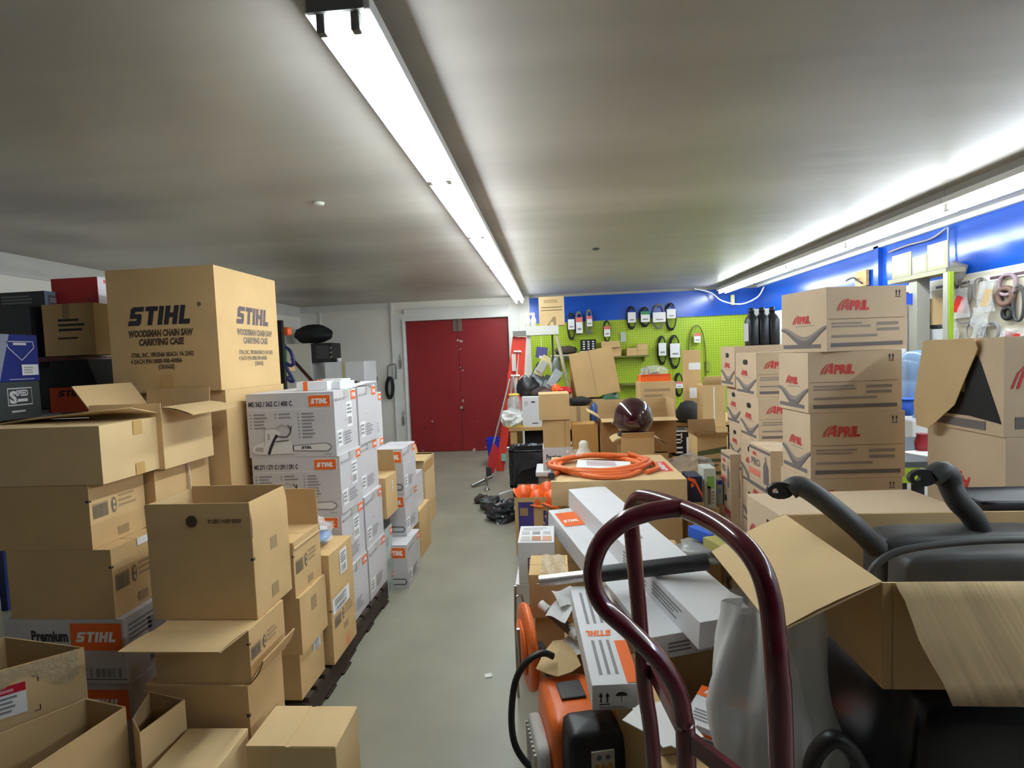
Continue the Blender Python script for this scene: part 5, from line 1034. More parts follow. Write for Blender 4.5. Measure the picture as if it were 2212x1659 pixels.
lump('Green and black spray head bundle behind the white scale box',1318,862,5.85,.10,mat('green_black_mix',(62,104,78),.6),23,(1.1,.8,.8),'garden_gloves','gloves',.4)
kbox('Flat white carton with a barcode leaning behind the helmet',1298,872,905,1345,5.63,.2,WHITE,lambda f,w,d,h:f['F'].barcode(w*.45,h*.62,w*.3,h*.3,INKG),zb=BZ)
# large kraft carton standing slanted on the bench, and others on the bench
bx=at(1296,845,Y=5.75); r=carton('Large kraft carton tipped to one side on the bench under the belts',dict(w=.47,d=.3,h=.50,loc=(at(1297,845,Y=5.75).x,5.95,1.092),yaw=-6),KRAFT,lambda f,w,d,h:f['F'].rect(w*.46,0,w*.012,h,FAINT),tilt=(0,-9,0),seam='')
carton('Kraft carton with a white corner, base for the tipped large carton on the bench',dict(w=.46,d=.32,h=.255,loc=(at(1280,870,Y=5.75).x-.03,5.95,BZ),yaw=0),KRAFT,seam='')
kbox('Flattened brown carton standing behind the left edge of the tipped carton',1231,775,872,1262,6.2,.06,mat('brown_cardboard',(158,118,72)),None,zb=BZ,seam='')
kbox('Grey kraft carton with faint print, above the helmet on the right',1383,826,872,1460,5.3,.3,KRAFT,lambda f,w,d,h:f['F'].lines(w*.1,h*.2,w*.75,h*.6,3,FAINT),seam='',zb=.98)
carton('Kraft carton under the grey kraft carton above the helmet',dict(w=.34,d=.28,h=.979,loc=(at(1421,872,Y=5.3).x,5.45,0)),KRAFT)
ot=kbox('Shallow tray with orange sides and a clear bag inside, on the grey kraft carton',1384,812,826,1450,5.36,.22,ORP,None,flaps={'F':(60,.02)},inner=ORP,zb=at(1400,826,Y=5.3).z+.002,name='orange_tray',cat='tray')
c=at(1412,806,Y=5.45); vs,fs=blob(.12,31,.45,18,10,(1.1,.7,.6),3); tag(MB().add([(x,y,max(z,-.03)) for x,y,z in vs],fs,mat('clear_plastic_film',(0,0,0)),False).build('clear_bag',loc=c),'Clear plastic parts bag sitting in the orange sided tray','plastic bag')
lump('Black cast part inside the clear bag in the orange tray',1415,810,5.47,.05,DGREY,33,(1.2,.8,.6),'cast_part','machine part',.2)
tk=kbox('Tall narrow kraft carton with two white labels standing before the pegboard',1479,757,900,1516,5.75,.12,KRAFT,None,zb=BZ,seam='')
mb=MB(); a_=at(1485,784,Y=5.748); b_=at(1512,797,Y=5.748); c_=Vector(tk.location)
tkl=MB(); f=Face(tkl,(0,0,0),(1,0,0),(0,0,1))
for px0,py0,px1,py1 in ((1488,783,1513,799),(1490,837,1508,860)):
    a_=at(px0,py1,Y=5.746)-c_; b_=at(px1,py0,Y=5.746)-c_; q=MB(); q.poly([(a_.x,-.0615,a_.z),(b_.x,-.0615,a_.z),(b_.x,-.0615,b_.z),(a_.x,-.0615,b_.z)],PAPER); q.build('paper_label',tk)
ol=kbox('Open pale kraft carton folded up with a white strip, right of the tall narrow carton',1517,832,925,1568,5.2,.2,KRAFT,lambda f,w,d,h:f['F'].rect(w*.48,h*.1,w*.05,h*.85,PAPER),flaps={'F':(24,.09)},open_top=False,zb=BZ,inner=KRAFT2)
carton('Kraft carton under the folded pale carton with the white strip',dict(w=.26,d=.2,h=BZ-.002,loc=(at(1542,925,Y=5.2).x,5.3,0)),KRAFT)
lump('Dark slate jacket heaped beside the tall narrow carton',1487,905,5.66,.17,mat('slate_cloth',(58,60,66),.9),41,(.85,.7,1.1),'jacket','jacket',.25)
sg=kbox('Black carton with large white lettering turned sideways, below the slate jacket',1456,930,985,1501,4.6,.2,BLACKM,lambda f,w,d,h:(f['F'].rect(0,h*.94,w,h*.06,WINK),f['F'].rect(w*.94,0,w*.05,h,WINK),f['F'].rect(w*.6,h*.05,w*.17,h*.68,WINK),f['F'].rect(w*.1,h*.5,w*.3,h*.06,WINK),f['F'].rect(w*.1,h*.62,w*.3,h*.06,WINK),f['F'].rect(w*.33,h*.5,w*.07,h*.4,WINK),f['F'].rect(w*.05,h*.12,w*.36,h*.07,WINK),f['F'].rect(w*.05,h*.3,w*.36,h*.07,WINK),f['F'].rect(w*.05,h*.8,w*.3,h*.06,WINK)),seam='')
sgz=at(1460,985,Y=4.6).z; carton('Kraft carton under the black lettered carton',dict(w=.2,d=.24,h=sgz-.002,loc=(at(1478,985,Y=4.6).x,4.72,0)),KRAFT)
GPR=mat('dark_green_band',(92,100,62),.8)
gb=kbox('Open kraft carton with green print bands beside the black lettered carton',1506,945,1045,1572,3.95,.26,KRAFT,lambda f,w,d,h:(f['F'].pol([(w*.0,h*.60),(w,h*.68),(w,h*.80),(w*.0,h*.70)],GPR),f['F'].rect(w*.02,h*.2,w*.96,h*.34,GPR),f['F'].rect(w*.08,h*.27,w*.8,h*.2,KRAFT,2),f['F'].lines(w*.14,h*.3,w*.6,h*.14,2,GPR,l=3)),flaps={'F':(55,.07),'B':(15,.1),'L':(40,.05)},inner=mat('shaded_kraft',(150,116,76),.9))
carton('Kraft carton under the green banded open carton',dict(w=.24,d=.26,h=at(1510,1045,Y=3.95).z-.002,loc=(at(1539,1045,Y=3.95).x,4.08,0)),KRAFT)
# small goods between the hose carton and the oil cases
kbox('Carton showing a green sprayer picture on its end, below the green banded carton',1520,1012,1098,1548,3.45,.14,mat('pale_green_white',(214,224,212),.5),lambda f,w,d,h:(f['F'].rect(w*.25,h*.5,w*.6,h*.3,mat('leaf_green',(140,190,90),.6)),f['F'].rect(w*.3,h*.1,w*.25,h*.45,INKG),f['F'].lines(w*.6,h*.1,w*.3,h*.35,4,SAWM)),seam='')
carton('Carton under the green sprayer picture carton',dict(w=.12,d=.14,h=at(1520,1098,Y=3.45).z-.002,loc=(at(1534,1098,Y=3.45).x,3.52,0)),KRAFT)
kbox('Slim grey carton with a blue square right of the green sprayer carton',1548,1036,1090,1562,3.5,.1,TEAL,lambda f,w,d,h:(f['F'].rect(w*.1,h*.8,w*.8,h*.16,BLUEP),f['F'].rect(w*.2,h*.45,w*.5,h*.2,mat('soft_blue_print',(120,140,190),.6))),seam='')
carton('Carton under the slim grey carton',dict(w=.06,d=.1,h=at(1548,1090,Y=3.5).z-.002,loc=(at(1555,1090,Y=3.5).x,3.55,0)),KRAFT)
kbox('Navy and orange retail carton right of the flat hose carton',1486,1030,1085,1518,3.35,.16,mat('navy_print',(34,38,70),.5),lambda f,w,d,h:(f['F'].pol([(0,h),(w*.5,h*.9),(w,h*.3),(w,h*.15),(w*.45,h*.75),(0,h*.88)],ORP),f['F'].rect(w*.2,h*.6,w*.2,h*.15,ORP)),seam='')
carton('Carton under the navy and orange retail carton',dict(w=.1,d=.16,h=at(1490,1085,Y=3.35).z-.002,loc=(at(1503,1085,Y=3.35).x,3.43,0)),KRAFT)
c=at(1490,1003,Y=3.9); vs,fs=blob(.11,51,.5,18,10,(1.4,.8,.7),3); tag(MB().add(vs,fs,mat('clear_plastic_film',(0,0,0)),False).build('plastic_wrap_heap',loc=c),'Crinkled clear plastic wrap heaped before the green banded carton','plastic wrap')
tag(MB().box((0,0,0),(.18,.24,at(1490,1018,Y=3.9).z),KRAFT).build('wrap_carton',loc=(c.x,3.92,at(1490,1018,Y=3.9).z/2)),'Kraft carton under the crinkled clear wrap','carton')
b_=MB(); b_.box((0,0,0),(.10,.13,.045),mat('royal_blue_print',(34,90,196),.5)); tag(b_.build('blue_packet',loc=at(1528,1152,Y=2.35),yaw=30),'Royal blue packet glimpsed through the hand truck frame','packet')
b_=MB(); b_.box((0,0,0),(.13,.12,.04),mat('olive_print',(168,160,90),.6)); tag(b_.build('olive_packet',loc=at(1568,1176,Y=2.2),yaw=20),'Olive topped packet beside the royal blue one','packet')
lump('Crumpled grey plastic sheet under the blue and olive packets',1535,1190,2.32,.10,mat('grey_film',(170,170,166),.3,alpha=.8),55,(1.5,1.2,.35),'grey_sheet','plastic sheet',.4)
carton('Kraft carton filling the gap below the blue and olive packets',dict(w=.24,d=.3,h=.70,loc=(.72,2.36,0),yaw=0),KRAFT) if False else None
# ---------------------------------------------------------------- pegboard goods
YB=BY
RUB=mat('black_belt_rubber',(30,30,32),.6); GRB=mat('grey_belt_rubber',(120,118,116),.6); PNK=mat('coral_sleeve',(226,112,104),.6); GRT=mat('green_sleeve',(56,140,92),.6)
def belt(label,px,y0,y1,wpx,rub,ly0=None,ly1=None,band=None,strands=3,wide=None,grp='drive belts on the pegboard'):
    c=at(px,(y0+y1)/2,Y=YB-.05); H=(at(px,y0,Y=YB-.05).z-at(px,y1,Y=YB-.05).z); W=wpx/1150*YB
    t=thing('drive_belt',label,'drive belt',c,0,grp)
    for k in range(strands):
        n=28; dx=(k-(strands-1)/2)*.012; mb=MB()
        mb.tube([((W/2-.004*k)*math.copysign(abs(math.cos(2*math.pi*i/n))**.8,math.cos(2*math.pi*i/n))+dx*.4,-.012*k,(H/2-.01*k)*math.sin(2*math.pi*i/n)*(1-.03*k)) for i in range(n)],.009,rub,6,closed=True); mb.build('belt_loop',t)
    MB().tube([(0,.05,H/2-.035),(0,-.06,H/2-.035)],.006,STEEL,6).build('peg_hook',t)
    if ly0 is not None:
        za=at(px,ly0,Y=YB-.05).z-c.z; zb_=at(px,ly1,Y=YB-.05).z-c.z; w2=(wide or wpx*.9)/1150*YB; mb=MB(); mb.box((0,-.02,(za+zb_)/2),(w2,.055,za-zb_),PAPER)
        if band: mb.box((0,-.049,za-(za-zb_)*.15),(w2*1.0,.002,(za-zb_)*.3),band)
        mb.poly([(-w2*.3,-.0485,zb_+(za-zb_)*.2),(w2*.3,-.0485,zb_+(za-zb_)*.2),(w2*.3,-.0485,zb_+(za-zb_)*.32),(-w2*.3,-.0485,zb_+(za-zb_)*.32)],INKG); mb.build('paper_sleeve',t)
belt('Black belt bundle with white sleeve, leftmost on the pegboard',1234,676,734,15,RUB,690,712)
belt('Grey belt with tall coral sleeve, second from the left',1251,673,722,15,GRB,686,720,PNK)
belt('Grey belt with coral and white sleeve, third from the left',1273,668,722,12,GRB,683,705,PNK)
belt('Short belt with coral and white sleeve hanging alone below the blue stripe',1311,693,738,14,RUB,705,727,PNK,2)
belt('Black belt with square white sleeve, first of four across the blue stripe',1364,662,711,18,RUB,675,697)
belt('Black belt with green edged sleeve, second of four across the blue stripe',1393,664,706,20,RUB,673,696,GRT)
belt('Wide grey belt with white sleeve, third of four across the blue stripe',1423,657,710,24,GRB,675,696,None,2,26)
belt('Black belt with white sleeve at the right end of the four across the blue stripe',1449,655,714,21,RUB,668,688,None,3,18)
belt('Black belt with crumpled white sleeve, left of the lower pair',1430,726,788,17,RUB,741,768)
belt('Black belt with two white tags, right of the lower pair',1457,724,796,22,RUB,742,772)
belt('Long thin belt with coral tag looping behind the tall narrow carton',1506,703,860,36,mat('olive_belt',(96,100,40),.6),720,740,PNK,1,13)
belt('Belt with coral and white sleeve partly behind the orange tray',1466,806,856,16,RUB,824,838,PNK)
belt('Small black belt left of the clear bag in the orange tray',1396,793,815,12,RUB,None,None,None,2)
def pshelf(label,px0,px1,py,d,m=None):
    a_=at(px0,py,Y=YB-d); b_=at(px1,py,Y=YB-d); t=thing('wall_shelf',label,'shelf',((a_.x+b_.x)/2,YB-d/2,a_.z)); MB().box((0,0,-.012),(b_.x-a_.x,d,.024),m or mat('olive_board',(112,112,48),.7)).build('shelf_board',t)
    for s in (-.4,.4): MB().box(((b_.x-a_.x)*s,d*.2,-.06),(.02,d*.6,.09),m or mat('olive_board',(112,112,48),.7)).build('bracket',t)
    return a_.z
s1=pshelf('Narrow olive shelf with small kraft boxes under the belts',1318,1402,770,.22)
s2=pshelf('Dark shelf board with tools behind the wooden shafts',1186,1300,775,.3,mat('dark_board',(70,66,54),.7))
s3=pshelf('Lower olive shelf to the right of the tipped carton',1342,1390,830,.25)
kbox('Flat kraft box balanced at a slant on the narrow olive shelf',1299,738,756,1340,YB-.24,.2,KRAFT,None,zb=s1+.14,seam='')
kbox('Small kraft box under the slanted flat box on the narrow shelf',1318,758,769,1342,YB-.2,.16,KRAFT,None,zb=s1,zt=s1+.139,seam='')
kbox('Small kraft box in the middle of the narrow olive shelf',1354,752,769,1377,YB-.2,.16,KRAFT,None,zb=s1,seam='')
kbox('Small kraft box at the right end of the narrow olive shelf, lower one',1377,757,769,1399,YB-.2,.16,KRAFT,None,zb=s1,seam='')
kbox('Small kraft box on top at the right end of the narrow olive shelf',1377,743,756,1399,YB-.2,.16,KRAFT,None,zb=at(1377,757,Y=YB-.2).z+.002,seam='')
bk=kbox('Black display box with white studs on the dark shelf board',1254,734,760,1288,YB-.26,.12,BLACKM,lambda f,w,d,h:[f['F'].rect(w*(.15+.3*a),h*(.15+.2*b),w*.12,h*.1,WINK) for a in range(3) for b in range(4)],zb=s2+.10,seam='',name='display_box',cat='box')
kbox('White label box beneath the black display box',1254,760,773,1288,YB-.27,.12,WHITE,None,zb=s2,zt=s2+.099,seam='')
lump('Rusty dark casting on the dark shelf board',1222,757,YB-.2,.14,mat('dark_rust',(72,60,48),.8),61,(1.2,.6,.5),'casting','machine part',.3)
stick('Steel bar lying along the front of the dark shelf board','steel_bar','steel bar',[at(1190,774,Y=YB-.28)+Vector((0,0,.03)),at(1245,771,Y=YB-.28)+Vector((0,0,.03))],.02,ALU)
tag(MB().box((0,0,0),(.08,.03,.15),mat('olive_plate',(150,164,60),.6)).build('outlet_box',loc=at(1529,791,Y=YB-.02)),'Olive painted outlet plate on the lime pegboard','outlet')
tag(MB().box((0,0,0),(.08,.02,.16),TEAL).build('outlet_box',loc=at(1346,728,Y=YB-.015)),'Grey switch plate on the lime pegboard above the kraft boxes','outlet')
cb=MB(); cb.tube(smoothpath([at(1500,624,Y=8.6),at(1535,632,Y=8.6),at(1560,650,Y=8.5),at(1600,657,Y=8.4),at(1636,642,Y=8.2),at(1650,620,Y=8.0)],6),.01,PAPER,6); tag(cb.build('white_cable'),'White cable sagging below the end of the right ceiling lights','cable')
tag(MB().box((0,0,0),(.05,.05,.16),mat('cream_block',(206,200,150),.6)).build('cable_block',loc=at(1582,648,Y=8.68)),'Cream mounting block below the far end of the right ceiling lights','block')
# ================================================================ RIGHT WALL
pn=thing('parts_board','Beige display board of hanging gaskets on the right wall under the blue stripe','display board',(RX,4.05,1.55))
MB().box((-.012,0,.0),(.024,1.62,.98),mat('beige_board',(196,188,168),.6)).build('board',pn); 
WP=mat('dark_trim_strip',(86,66,70),.6)
for k in range(3): MB().box((-.028,-.56+.56*k,.44),(.008,.5,.045),mat('pale_rail',(236,234,226),.5)).build('header_rail',pn); MB().box((-.034,-.56+.56*k,.44),(.004,.36,.02),WP).build('rail_label',pn)
def onwall(px,py): return at(px,py,X=RX-.05)
def loopg(label,px,py,hpx,wpx,m,rad=.006,kind='ring'):
    c=onwall(px,py); s=c.y/1150.0; W=max(.02,wpx*s*1.55); H=hpx*s; n=24; t=thing('gasket',label,'gasket',c,0,'gaskets on the beige board')
    mb=MB(); mb.tube([(0,W/2*math.copysign(abs(math.cos(2*math.pi*i/n))**.7,math.cos(2*math.pi*i/n)),H/2*math.sin(2*math.pi*i/n)) for i in range(n)],rad,m,6,closed=True); mb.build('gasket_ring',t); MB().tube([(.04,0,H/2-.008),(-.03,0,H/2-.008)],.003,STEEL,5).build('peg',t)
loopg('Grey oval gasket at the far left of the beige board',2056,637,54,18,DGREY,.012)
loopg('Thin wire gasket behind the red packet',2083,633,45,20,INKG); loopg('Round wire gasket right of the red packet',2117,624,44,22,INKG)
loopg('Mauve octagonal gasket near the right end of the beige board',2176,615,40,26,mat('mauve_gasket',(150,128,138),.6),.014)
loopg('Brown spool gasket with a cream tail on the beige board',2172,640,32,22,mat('brown_gasket',(112,84,72),.6),.02)
loopg('Dark wavy gasket at the right edge of the beige board',2200,655,70,16,DGREY,.01); loopg('Small black two hole plate on the beige board',2177,676,22,14,BLACKM,.016)
loopg('Pale gasket in the lower row, left one',2100,716,36,18,INKG); loopg('Dark gasket in the lower row, right one',2142,716,36,22,INKG,.01); loopg('Thin gasket at the bottom below the red packet',2083,686,22,26,INKG)
def packet(label,px,py,wpx,hpx,m,seed):
    c=onwall(px,py); s=c.y/1150; t=thing('hanging_packet',label,'packet',c+Vector((-.03,0,0)),0,'clear packets on the beige board'); mb=MB(); mb.grid(lambda u,v:(.012*math.sin(7*u+5*v+seed),(u-.5)*wpx*s*1.5,(v-.5)*hpx*s),6,8,mat('clear_plastic_film',(0,0,0)),False); mb.build('clear_film',t,solid=.002)
    if m: q=MB(); q.box((.008,0,-.01),(.012,wpx*s*.8,hpx*s*.55),m,Matrix.Rotation(.25,4,'X')); q.build('card',t)
packet('Clear packet with a red card hanging at the left of the beige board',2080,655,34,60,RED,1); packet('Clear packet with brown paper hanging in the middle of the beige board',2139,640,26,62,mat('tan_paper',(190,160,110),.7),2); packet('Crinkled empty clear packet below the brown paper one',2127,684,30,40,None,3); packet('White and red packet at the bottom right of the beige board',2195,722,40,24,RED,4); packet('Clear packet hanging in the lower row of the beige board',2122,708,22,40,SAWM,5); packet('White card packet at the lower left of the beige board',2062,716,26,36,PAPER,6)
# doorway shelf with certificates
sh=thing('wall_cabinet','Pale wall cabinet frame with a green edged post, boxes inside, by the right wall','cabinet',(3.0,4.63,0))
def sx(px,py,X=3.0): p=at(px,py,X=X); return p
pt=sx(2046,590); MB().box((-.005,pt.y-4.63-.01,1.03),(.03,.05,2.06),mat('shelf_cream_paint',(156,154,142),.6)).build('post',sh); MB().box((.0,pt.y-4.63-.041,1.03),(.03,.012,2.06),GREENP).build('green_edge',sh)
lf=sx(1925,613); MB().box((.05,(pt.y+lf.y)/2-4.63,2.075),(.14,lf.y-pt.y+.03,.035),mat('pale_yellow_board',(140,136,112),.6)).build('top_board',sh)
pl_=sx(1972,690); MB().box((.05,pl_.y-4.63,1.03),(.10,.10,2.06),mat('shelf_cream_paint',(0,0,0))).build('post',sh)
MB().box((.2,at(2008,650,X=3.19).y-4.63,1.662),(.1,.32,.02),DGREY).build('shelf_board',sh)
for k in range(2): tag(MB().box((0,0,.11),(.12,.13,.22),KRAFT2).build('small_carton',loc=(3.19,(at(2021,650,X=3.19).y+.15*k),1.675)),('Right kraft box on the inner shelf of the wall cabinet','Left kraft box on the inner shelf of the wall cabinet')[k],'carton')
tag(MB().box((0,0,0),(.1,.12,.42),WHITE).build('upright_board',loc=(3.18,at(2028,700,X=3.18).y,1.43)),'White upright panel under the inner shelf of the wall cabinet','panel')
tag(MB().box((0,0,0),(.08,.1,.30),mat('tan_folder',(214,184,130),.6)).build('tan_folder',loc=(3.18,at(1992,700,X=3.18).y,1.49)),'Tan folder standing under the inner shelf of the wall cabinet','folder')
for k,(p0,p1,q0,lb) in enumerate((((1928,558),(1969,604),0,'Certificate with a cream border, left of three on the wall cabinet'),((1972,566),(2003,600),0,'Small plain certificate in the middle on the wall cabinet'),((2004,540),(2048,592),0,'Certificate with a cream border, right of three on the wall cabinet'))):
    a_=sx(p0[0],p1[1],2.985); b_=sx(p1[0],p1[1]-4,2.985); H=(p1[1]-p0[1])/1150*a_.y; z0=2.095; mb=MB(); Y0,Y1=a_.y,b_.y; mb.box((0,(Y0+Y1)/2,H/2),(.008,abs(Y1-Y0),H),mat('cream_paper',(140,137,108),.7)); f=Face(mb,(-.0045,max(Y0,Y1),0),(0,-1,0),(0,0,1)); W=abs(Y1-Y0)
    f.rect(W*.12,H*.12,W*.76,H*.76,mat('certificate_white',(158,157,148),.7)); f.lines(W*.25,H*.3,W*.5,H*.45,5,INKG,l=2); f.pol([(W*.25+.02*math.cos(i*math.pi/5),H*.22+.02*math.sin(i*math.pi/5)) for i in range(10)],INKG,2)
    tag(mb.build('certificate',loc=(2.985,0,z0)),lb,'certificate','certificates on the cabinet')
wt=MB(); wt.box((0,0,0),(.04,.14,.16),mat('grey_bundle',(150,146,140),.7),Matrix.Rotation(.4,4,'X')); tag(wt.build('paper_bundle',loc=at(2066,590,X=RX-.04)),'Bundle of papers hanging at the top left corner of the beige board','papers')
tag(MB().box((0,0,0),(.03,.2,.16),WOOD).build('wooden_block',loc=at(1862,602,X=RX-.03)),'Pale wooden board with a hook on the blue wall above the oil cases','board')
hk=MB(); hk.tube(smoothpath([at(1828,606,X=RX-.08),at(1842,600,X=RX-.1),at(1852,606,X=RX-.08),at(1862,612,X=RX-.08)],5),.01,DGREY,6); tag(hk.build('wire_hook'),'Dark wire hook fixed beside the pale wooden board','hook')
pc=MB(); pc.tube(smoothpath([at(1920,545,X=RX-.03),at(1960,530,X=RX-.03),at(2010,516,X=RX-.03),at(2045,492,X=RX-.03)],5),.008,SAWM,6); tag(pc.build('white_wire'),'White wire running along the blue wall above the certificates','wire')
pd=MB(); pd.tube([at(2048,490,X=RX-.03),at(2049,590,X=RX-.03)],.007,mat('pale_blue_wire',(150,180,230),.5),6); tag(pd.build('hanging_wire'),'Pale wire hanging down the blue wall at the right certificate','wire')
# water cooler, workbench with green edge
wc=thing('water_cooler','Water cooler with a blue bottle between the oil case stacks','water cooler',(2.72,4.3,0)); wcp=at(1988,800,Y=4.3); wc.location=(wcp.x,4.3,0)
MB().box((0,0,.48),(.3,.3,.96),WHITE).build('cooler_body',wc,bevel=.01); MB().lathe([(.05,.96),(.05,1.04),(.13,1.12),(.13,1.24),(.12,1.26),(.13,1.28),(.13,1.42),(.10,1.47),(0,1.48)],mat('blue_water_bottle',(140,176,220),.1,alpha=.6),20).build('water_bottle',wc)
gt=thing('side_table','Dark topped table with a lime green edge seen between the oil case stacks','table',(2.05,3.25,0))
MB().box((0,0,.915),(.6,.75,.03),mat('slate_top',(70,74,78),.4)).build('table_top',gt); MB().box((0,-.36,.86),(.6,.03,.08),GREENP).build('green_edge',gt); MB().box((-.29,0,.86),(.03,.7,.08),GREENP).build('green_edge',gt)
for x in (-.26,.26):
    for y in (-.33,.33): MB().box((x,y,.41),(.05,.05,.82),BLACKM).build('leg',gt)
mp_=at(1993,925,Y=3.15); t=thing('red_pitcher','Small dark red pitcher on the green edged table','pitcher',(mp_.x,3.15,.93)); MB().lathe([(0,0),(.035,0),(.04,.05),(.028,.09),(.033,.10)],mat('dark_red_ceramic',(140,24,36),.4),14).build('pitcher_body',t)
tag(MB().box((0,0,.003),(.14,.2,.006),PAPER).build('paper_sheet',loc=(at(1992,950,Y=3.1).x,3.05,.93),yaw=20),'White sheet of paper on the green edged table','paper')
cp_=at(1958,880,Y=4.2)-Vector(wc.location); t=bpy.data.objects.new('cup_holder',None); COL.objects.link(t); t.parent=wc; t.location=cp_+Vector((0,0,-.06)); MB().lathe([(0,0),(.04,0),(.055,.12),(.05,.12),(.035,.01)],mat('bright_blue_paper',(40,96,210),.5),14).build('cup_body',t); MB().lathe([(.055,.118),(.075,.124),(.055,.13)],mat('bright_blue_paper',(0,0,0)),14).build('cup_rim',t)
MB().box((0,0,0),(.10,.04,1.3),WHITE).build
cu=thing('white_curtain','White hanging curtain strips behind the tall oil case stack','curtain',(at(1955,700,Y=4.85).x,4.85,0)); mb=MB(); mb.grid(lambda u,v:((u-.5)*.34,.02*math.sin(22*u),.1+1.85*v),40,2,PAPER,True); mb.build('curtain_cloth',cu)
MB().tube([(-.2,0,1.96),(.2,0,1.96)],.01,STEEL,8).build('curtain_rod',cu)
tag(MB().box((0,0,0),(.06,.02,.09),mat('royal_blue_cloth',(36,76,200),.7)).build('blue_tag',loc=at(1964,646,X=2.98)),'Blue rag tag on the pale post of the wall cabinet','rag')
# ================================================================ BACK LEFT: APPLIANCES AND WALL BRACKET
APP=mat('aged_white_enamel',(206,202,190),.45); 
fg=thing('refrigerator','Tall aged white refrigerator in the far left corner','refrigerator',(-3.99,8.28,0)); MB().box((0,0,.94),(.5,.6,1.88),APP).build('fridge_body',fg,bevel=.01); MB().box((.257,0,1.0),(.014,.6,1.7),WHITE).build('door_edge',fg); mb=MB(); mb.box((0,-.303,0),(.05,.006,.55),DIRT,Matrix.Translation((.12,0,1.45))@Matrix.Rotation(-.7,4,'Y')); mb.build('dark_scuff',fg)
fz2=thing('chest_freezer','White freezer cabinet carrying the microwave in the far left corner','freezer',(-3.27,8.15,0)); tp=at(700,783,Y=7.9).z; MB().box((.10,0,tp/2),(.62,.55,tp),WHITE).build('cabinet',fz2,bevel=.01); MB().box((.09,-.278,tp-.25),(.05,.006,.5),mat('yellowed_tape',(190,180,140),.6)).build('tape_streak',fz2)
mw_=thing('microwave','Black microwave oven on the white freezer','microwave',(-3.555,8.15,tp)); MB().box((0,0,.15),(.32,.36,.30),BLACKP).build('oven_body',mw_,bevel=.006); MB().box((.02,-.183,.16),(.2,.008,.2),DGREY).build('oven_door',mw_)
for k in range(3): MB().lathe([(0,0),(.014,0),(.014,.012),(0,.012)],STEEL,10,Matrix.Translation((.15,-.182,.08+.07*k))@Matrix.Rotation(math.pi/2,4,'X')).build('knob',mw_)
bgz=1.885; vs,fs=blob(.25,71,.2,22,12,(1.25,.8,.62),2); tag(MB().add([(x,y,max(z,-.14)) for x,y,z in vs],fs,BLACKM,True).build('black_bag',loc=(-3.80,8.25,bgz+.14)),'Black duffel bag lying on top of the tall refrigerator','bag')
for k,px in enumerate((714,722,733)): tag(MB().lathe([(0,0),(.03,0),(.035,.06),(.0,.06)],(DGREY,BLACKM,PAPER)[k],12).build('small_jar',loc=(at(px,782,Y=8.0).x,8.0,tp)),('Grey jar next to the microwave','Black jar between the two others on the freezer','White jar at the right on the freezer')[k],'jar')
wbk=thing('wall_bracket','Steel wall bracket with looped dark cable left of the red door','bracket',tuple(at(846,790,Y=8.72))); o_=Vector(wbk.location)
MB().tube([so(838,790,8.7),so(854,786,8.7)],.012,STEEL,6).build('arm',wbk); MB().tube([so(838,790,8.69),so(837,818,8.69),so(856,818,8.69),so(855,788,8.69)],.012,STEEL,6).build('frame',wbk)
for k in range(3):
    n=24; mb=MB(); mb.tube([tuple(so(842+(9-2.2*k)*math.cos(2*math.pi*i/n),838+(24-3*k)*math.sin(2*math.pi*i/n),8.66-.012*k)) for i in range(n)],.011,BLACKM,6,closed=True); mb.build('cable_loop',wbk)
tag(MB().box((0,0,0),(.06,.03,.10),DGREY).build('wall_outlet',loc=at(811,819,Y=8.73)),'Dark wall outlet left of the looped cable','outlet')
# tall dark post with hoses, near the big carton
ph=thing('storage_post','Dark steel post with a looped blue hose and green jugs behind the tall carton','rack',tuple(at(609,760,Y=5.6))); ph.location.z=0; o_=Vector(ph.location)
MB().box((0,0,at(608,692,Y=5.6).z/2),(.05,.05,at(608,692,Y=5.6).z),BLACKM).build('upright',ph)
mb=MB(); mb.tube(smoothpath([so(617,750,5.55),so(628,760,5.5),so(634,782,5.5),so(628,790,5.5),so(618,785,5.5),so(622,800,5.5),so(634,822,5.5),so(624,822,5.5),so(622,812,5.5)],6),.018,mat('navy_hose',(40,44,104),.5),8); mb.build('blue_hose',ph)
for k,(py,m) in enumerate(((768,mat('bottle_green',(30,96,50),.5)),(825,mat('deep_green',(22,62,40),.5)))): MB().box(tuple(so(604,py,5.75)),(.12,.14,.26),m).build('green_jug',ph,bevel=.02)
MB().box(tuple(so(609,797,5.7)),(.2,.2,.05),WOOD).build('wooden_shelf',ph); MB().box(tuple(so(619,716,5.7)),(.09,.1,.09),ORP).build('orange_can',ph,bevel=.02); MB().box(tuple(so(600,715,5.7)),(.1,.1,.1),mat('dark_rust2',(72,50,44),.7)).build('rusty_can',ph)
# ================================================================ LEFT RACK WITH DARK CARTONS
rk=thing('storage_rack','Blue and dark red steel rack of dark cartons at the left wall','rack',(-2.95,2.85,0))
RKB=mat('blue_rack_steel',(28,52,120),.4); RKR=mat('dark_red_beam',(92,20,26),.5)
for x in (-.75,.16):
    for y in (-.40,.36): MB().box((x if y>0 else min(x,-.55),y,.83),(.05,.05,1.66),RKB).build('upright',rk)
for z in (1.645,1.335,.7): MB().box((-.3,.17 if z>1.5 else (-.25 if z>1 else 0),z),(1.06,.46 if z>1.5 else (1.35 if z>1 else .85),.025),RKR if z>1.5 else mat('grey_shelf_steel',(110,112,114),.5)).build('shelf_board',rk)
for z in (1.62,1.31): MB().box((-.3,.40,z),(1.06,.03,.06),RKR).build('beam',rk)
DKB=mat('black_carton',(34,36,44),.45); CHC=mat('graphite_carton',(72,78,78),.35); NVB=mat('blue_silver_carton',(44,56,130),.3)
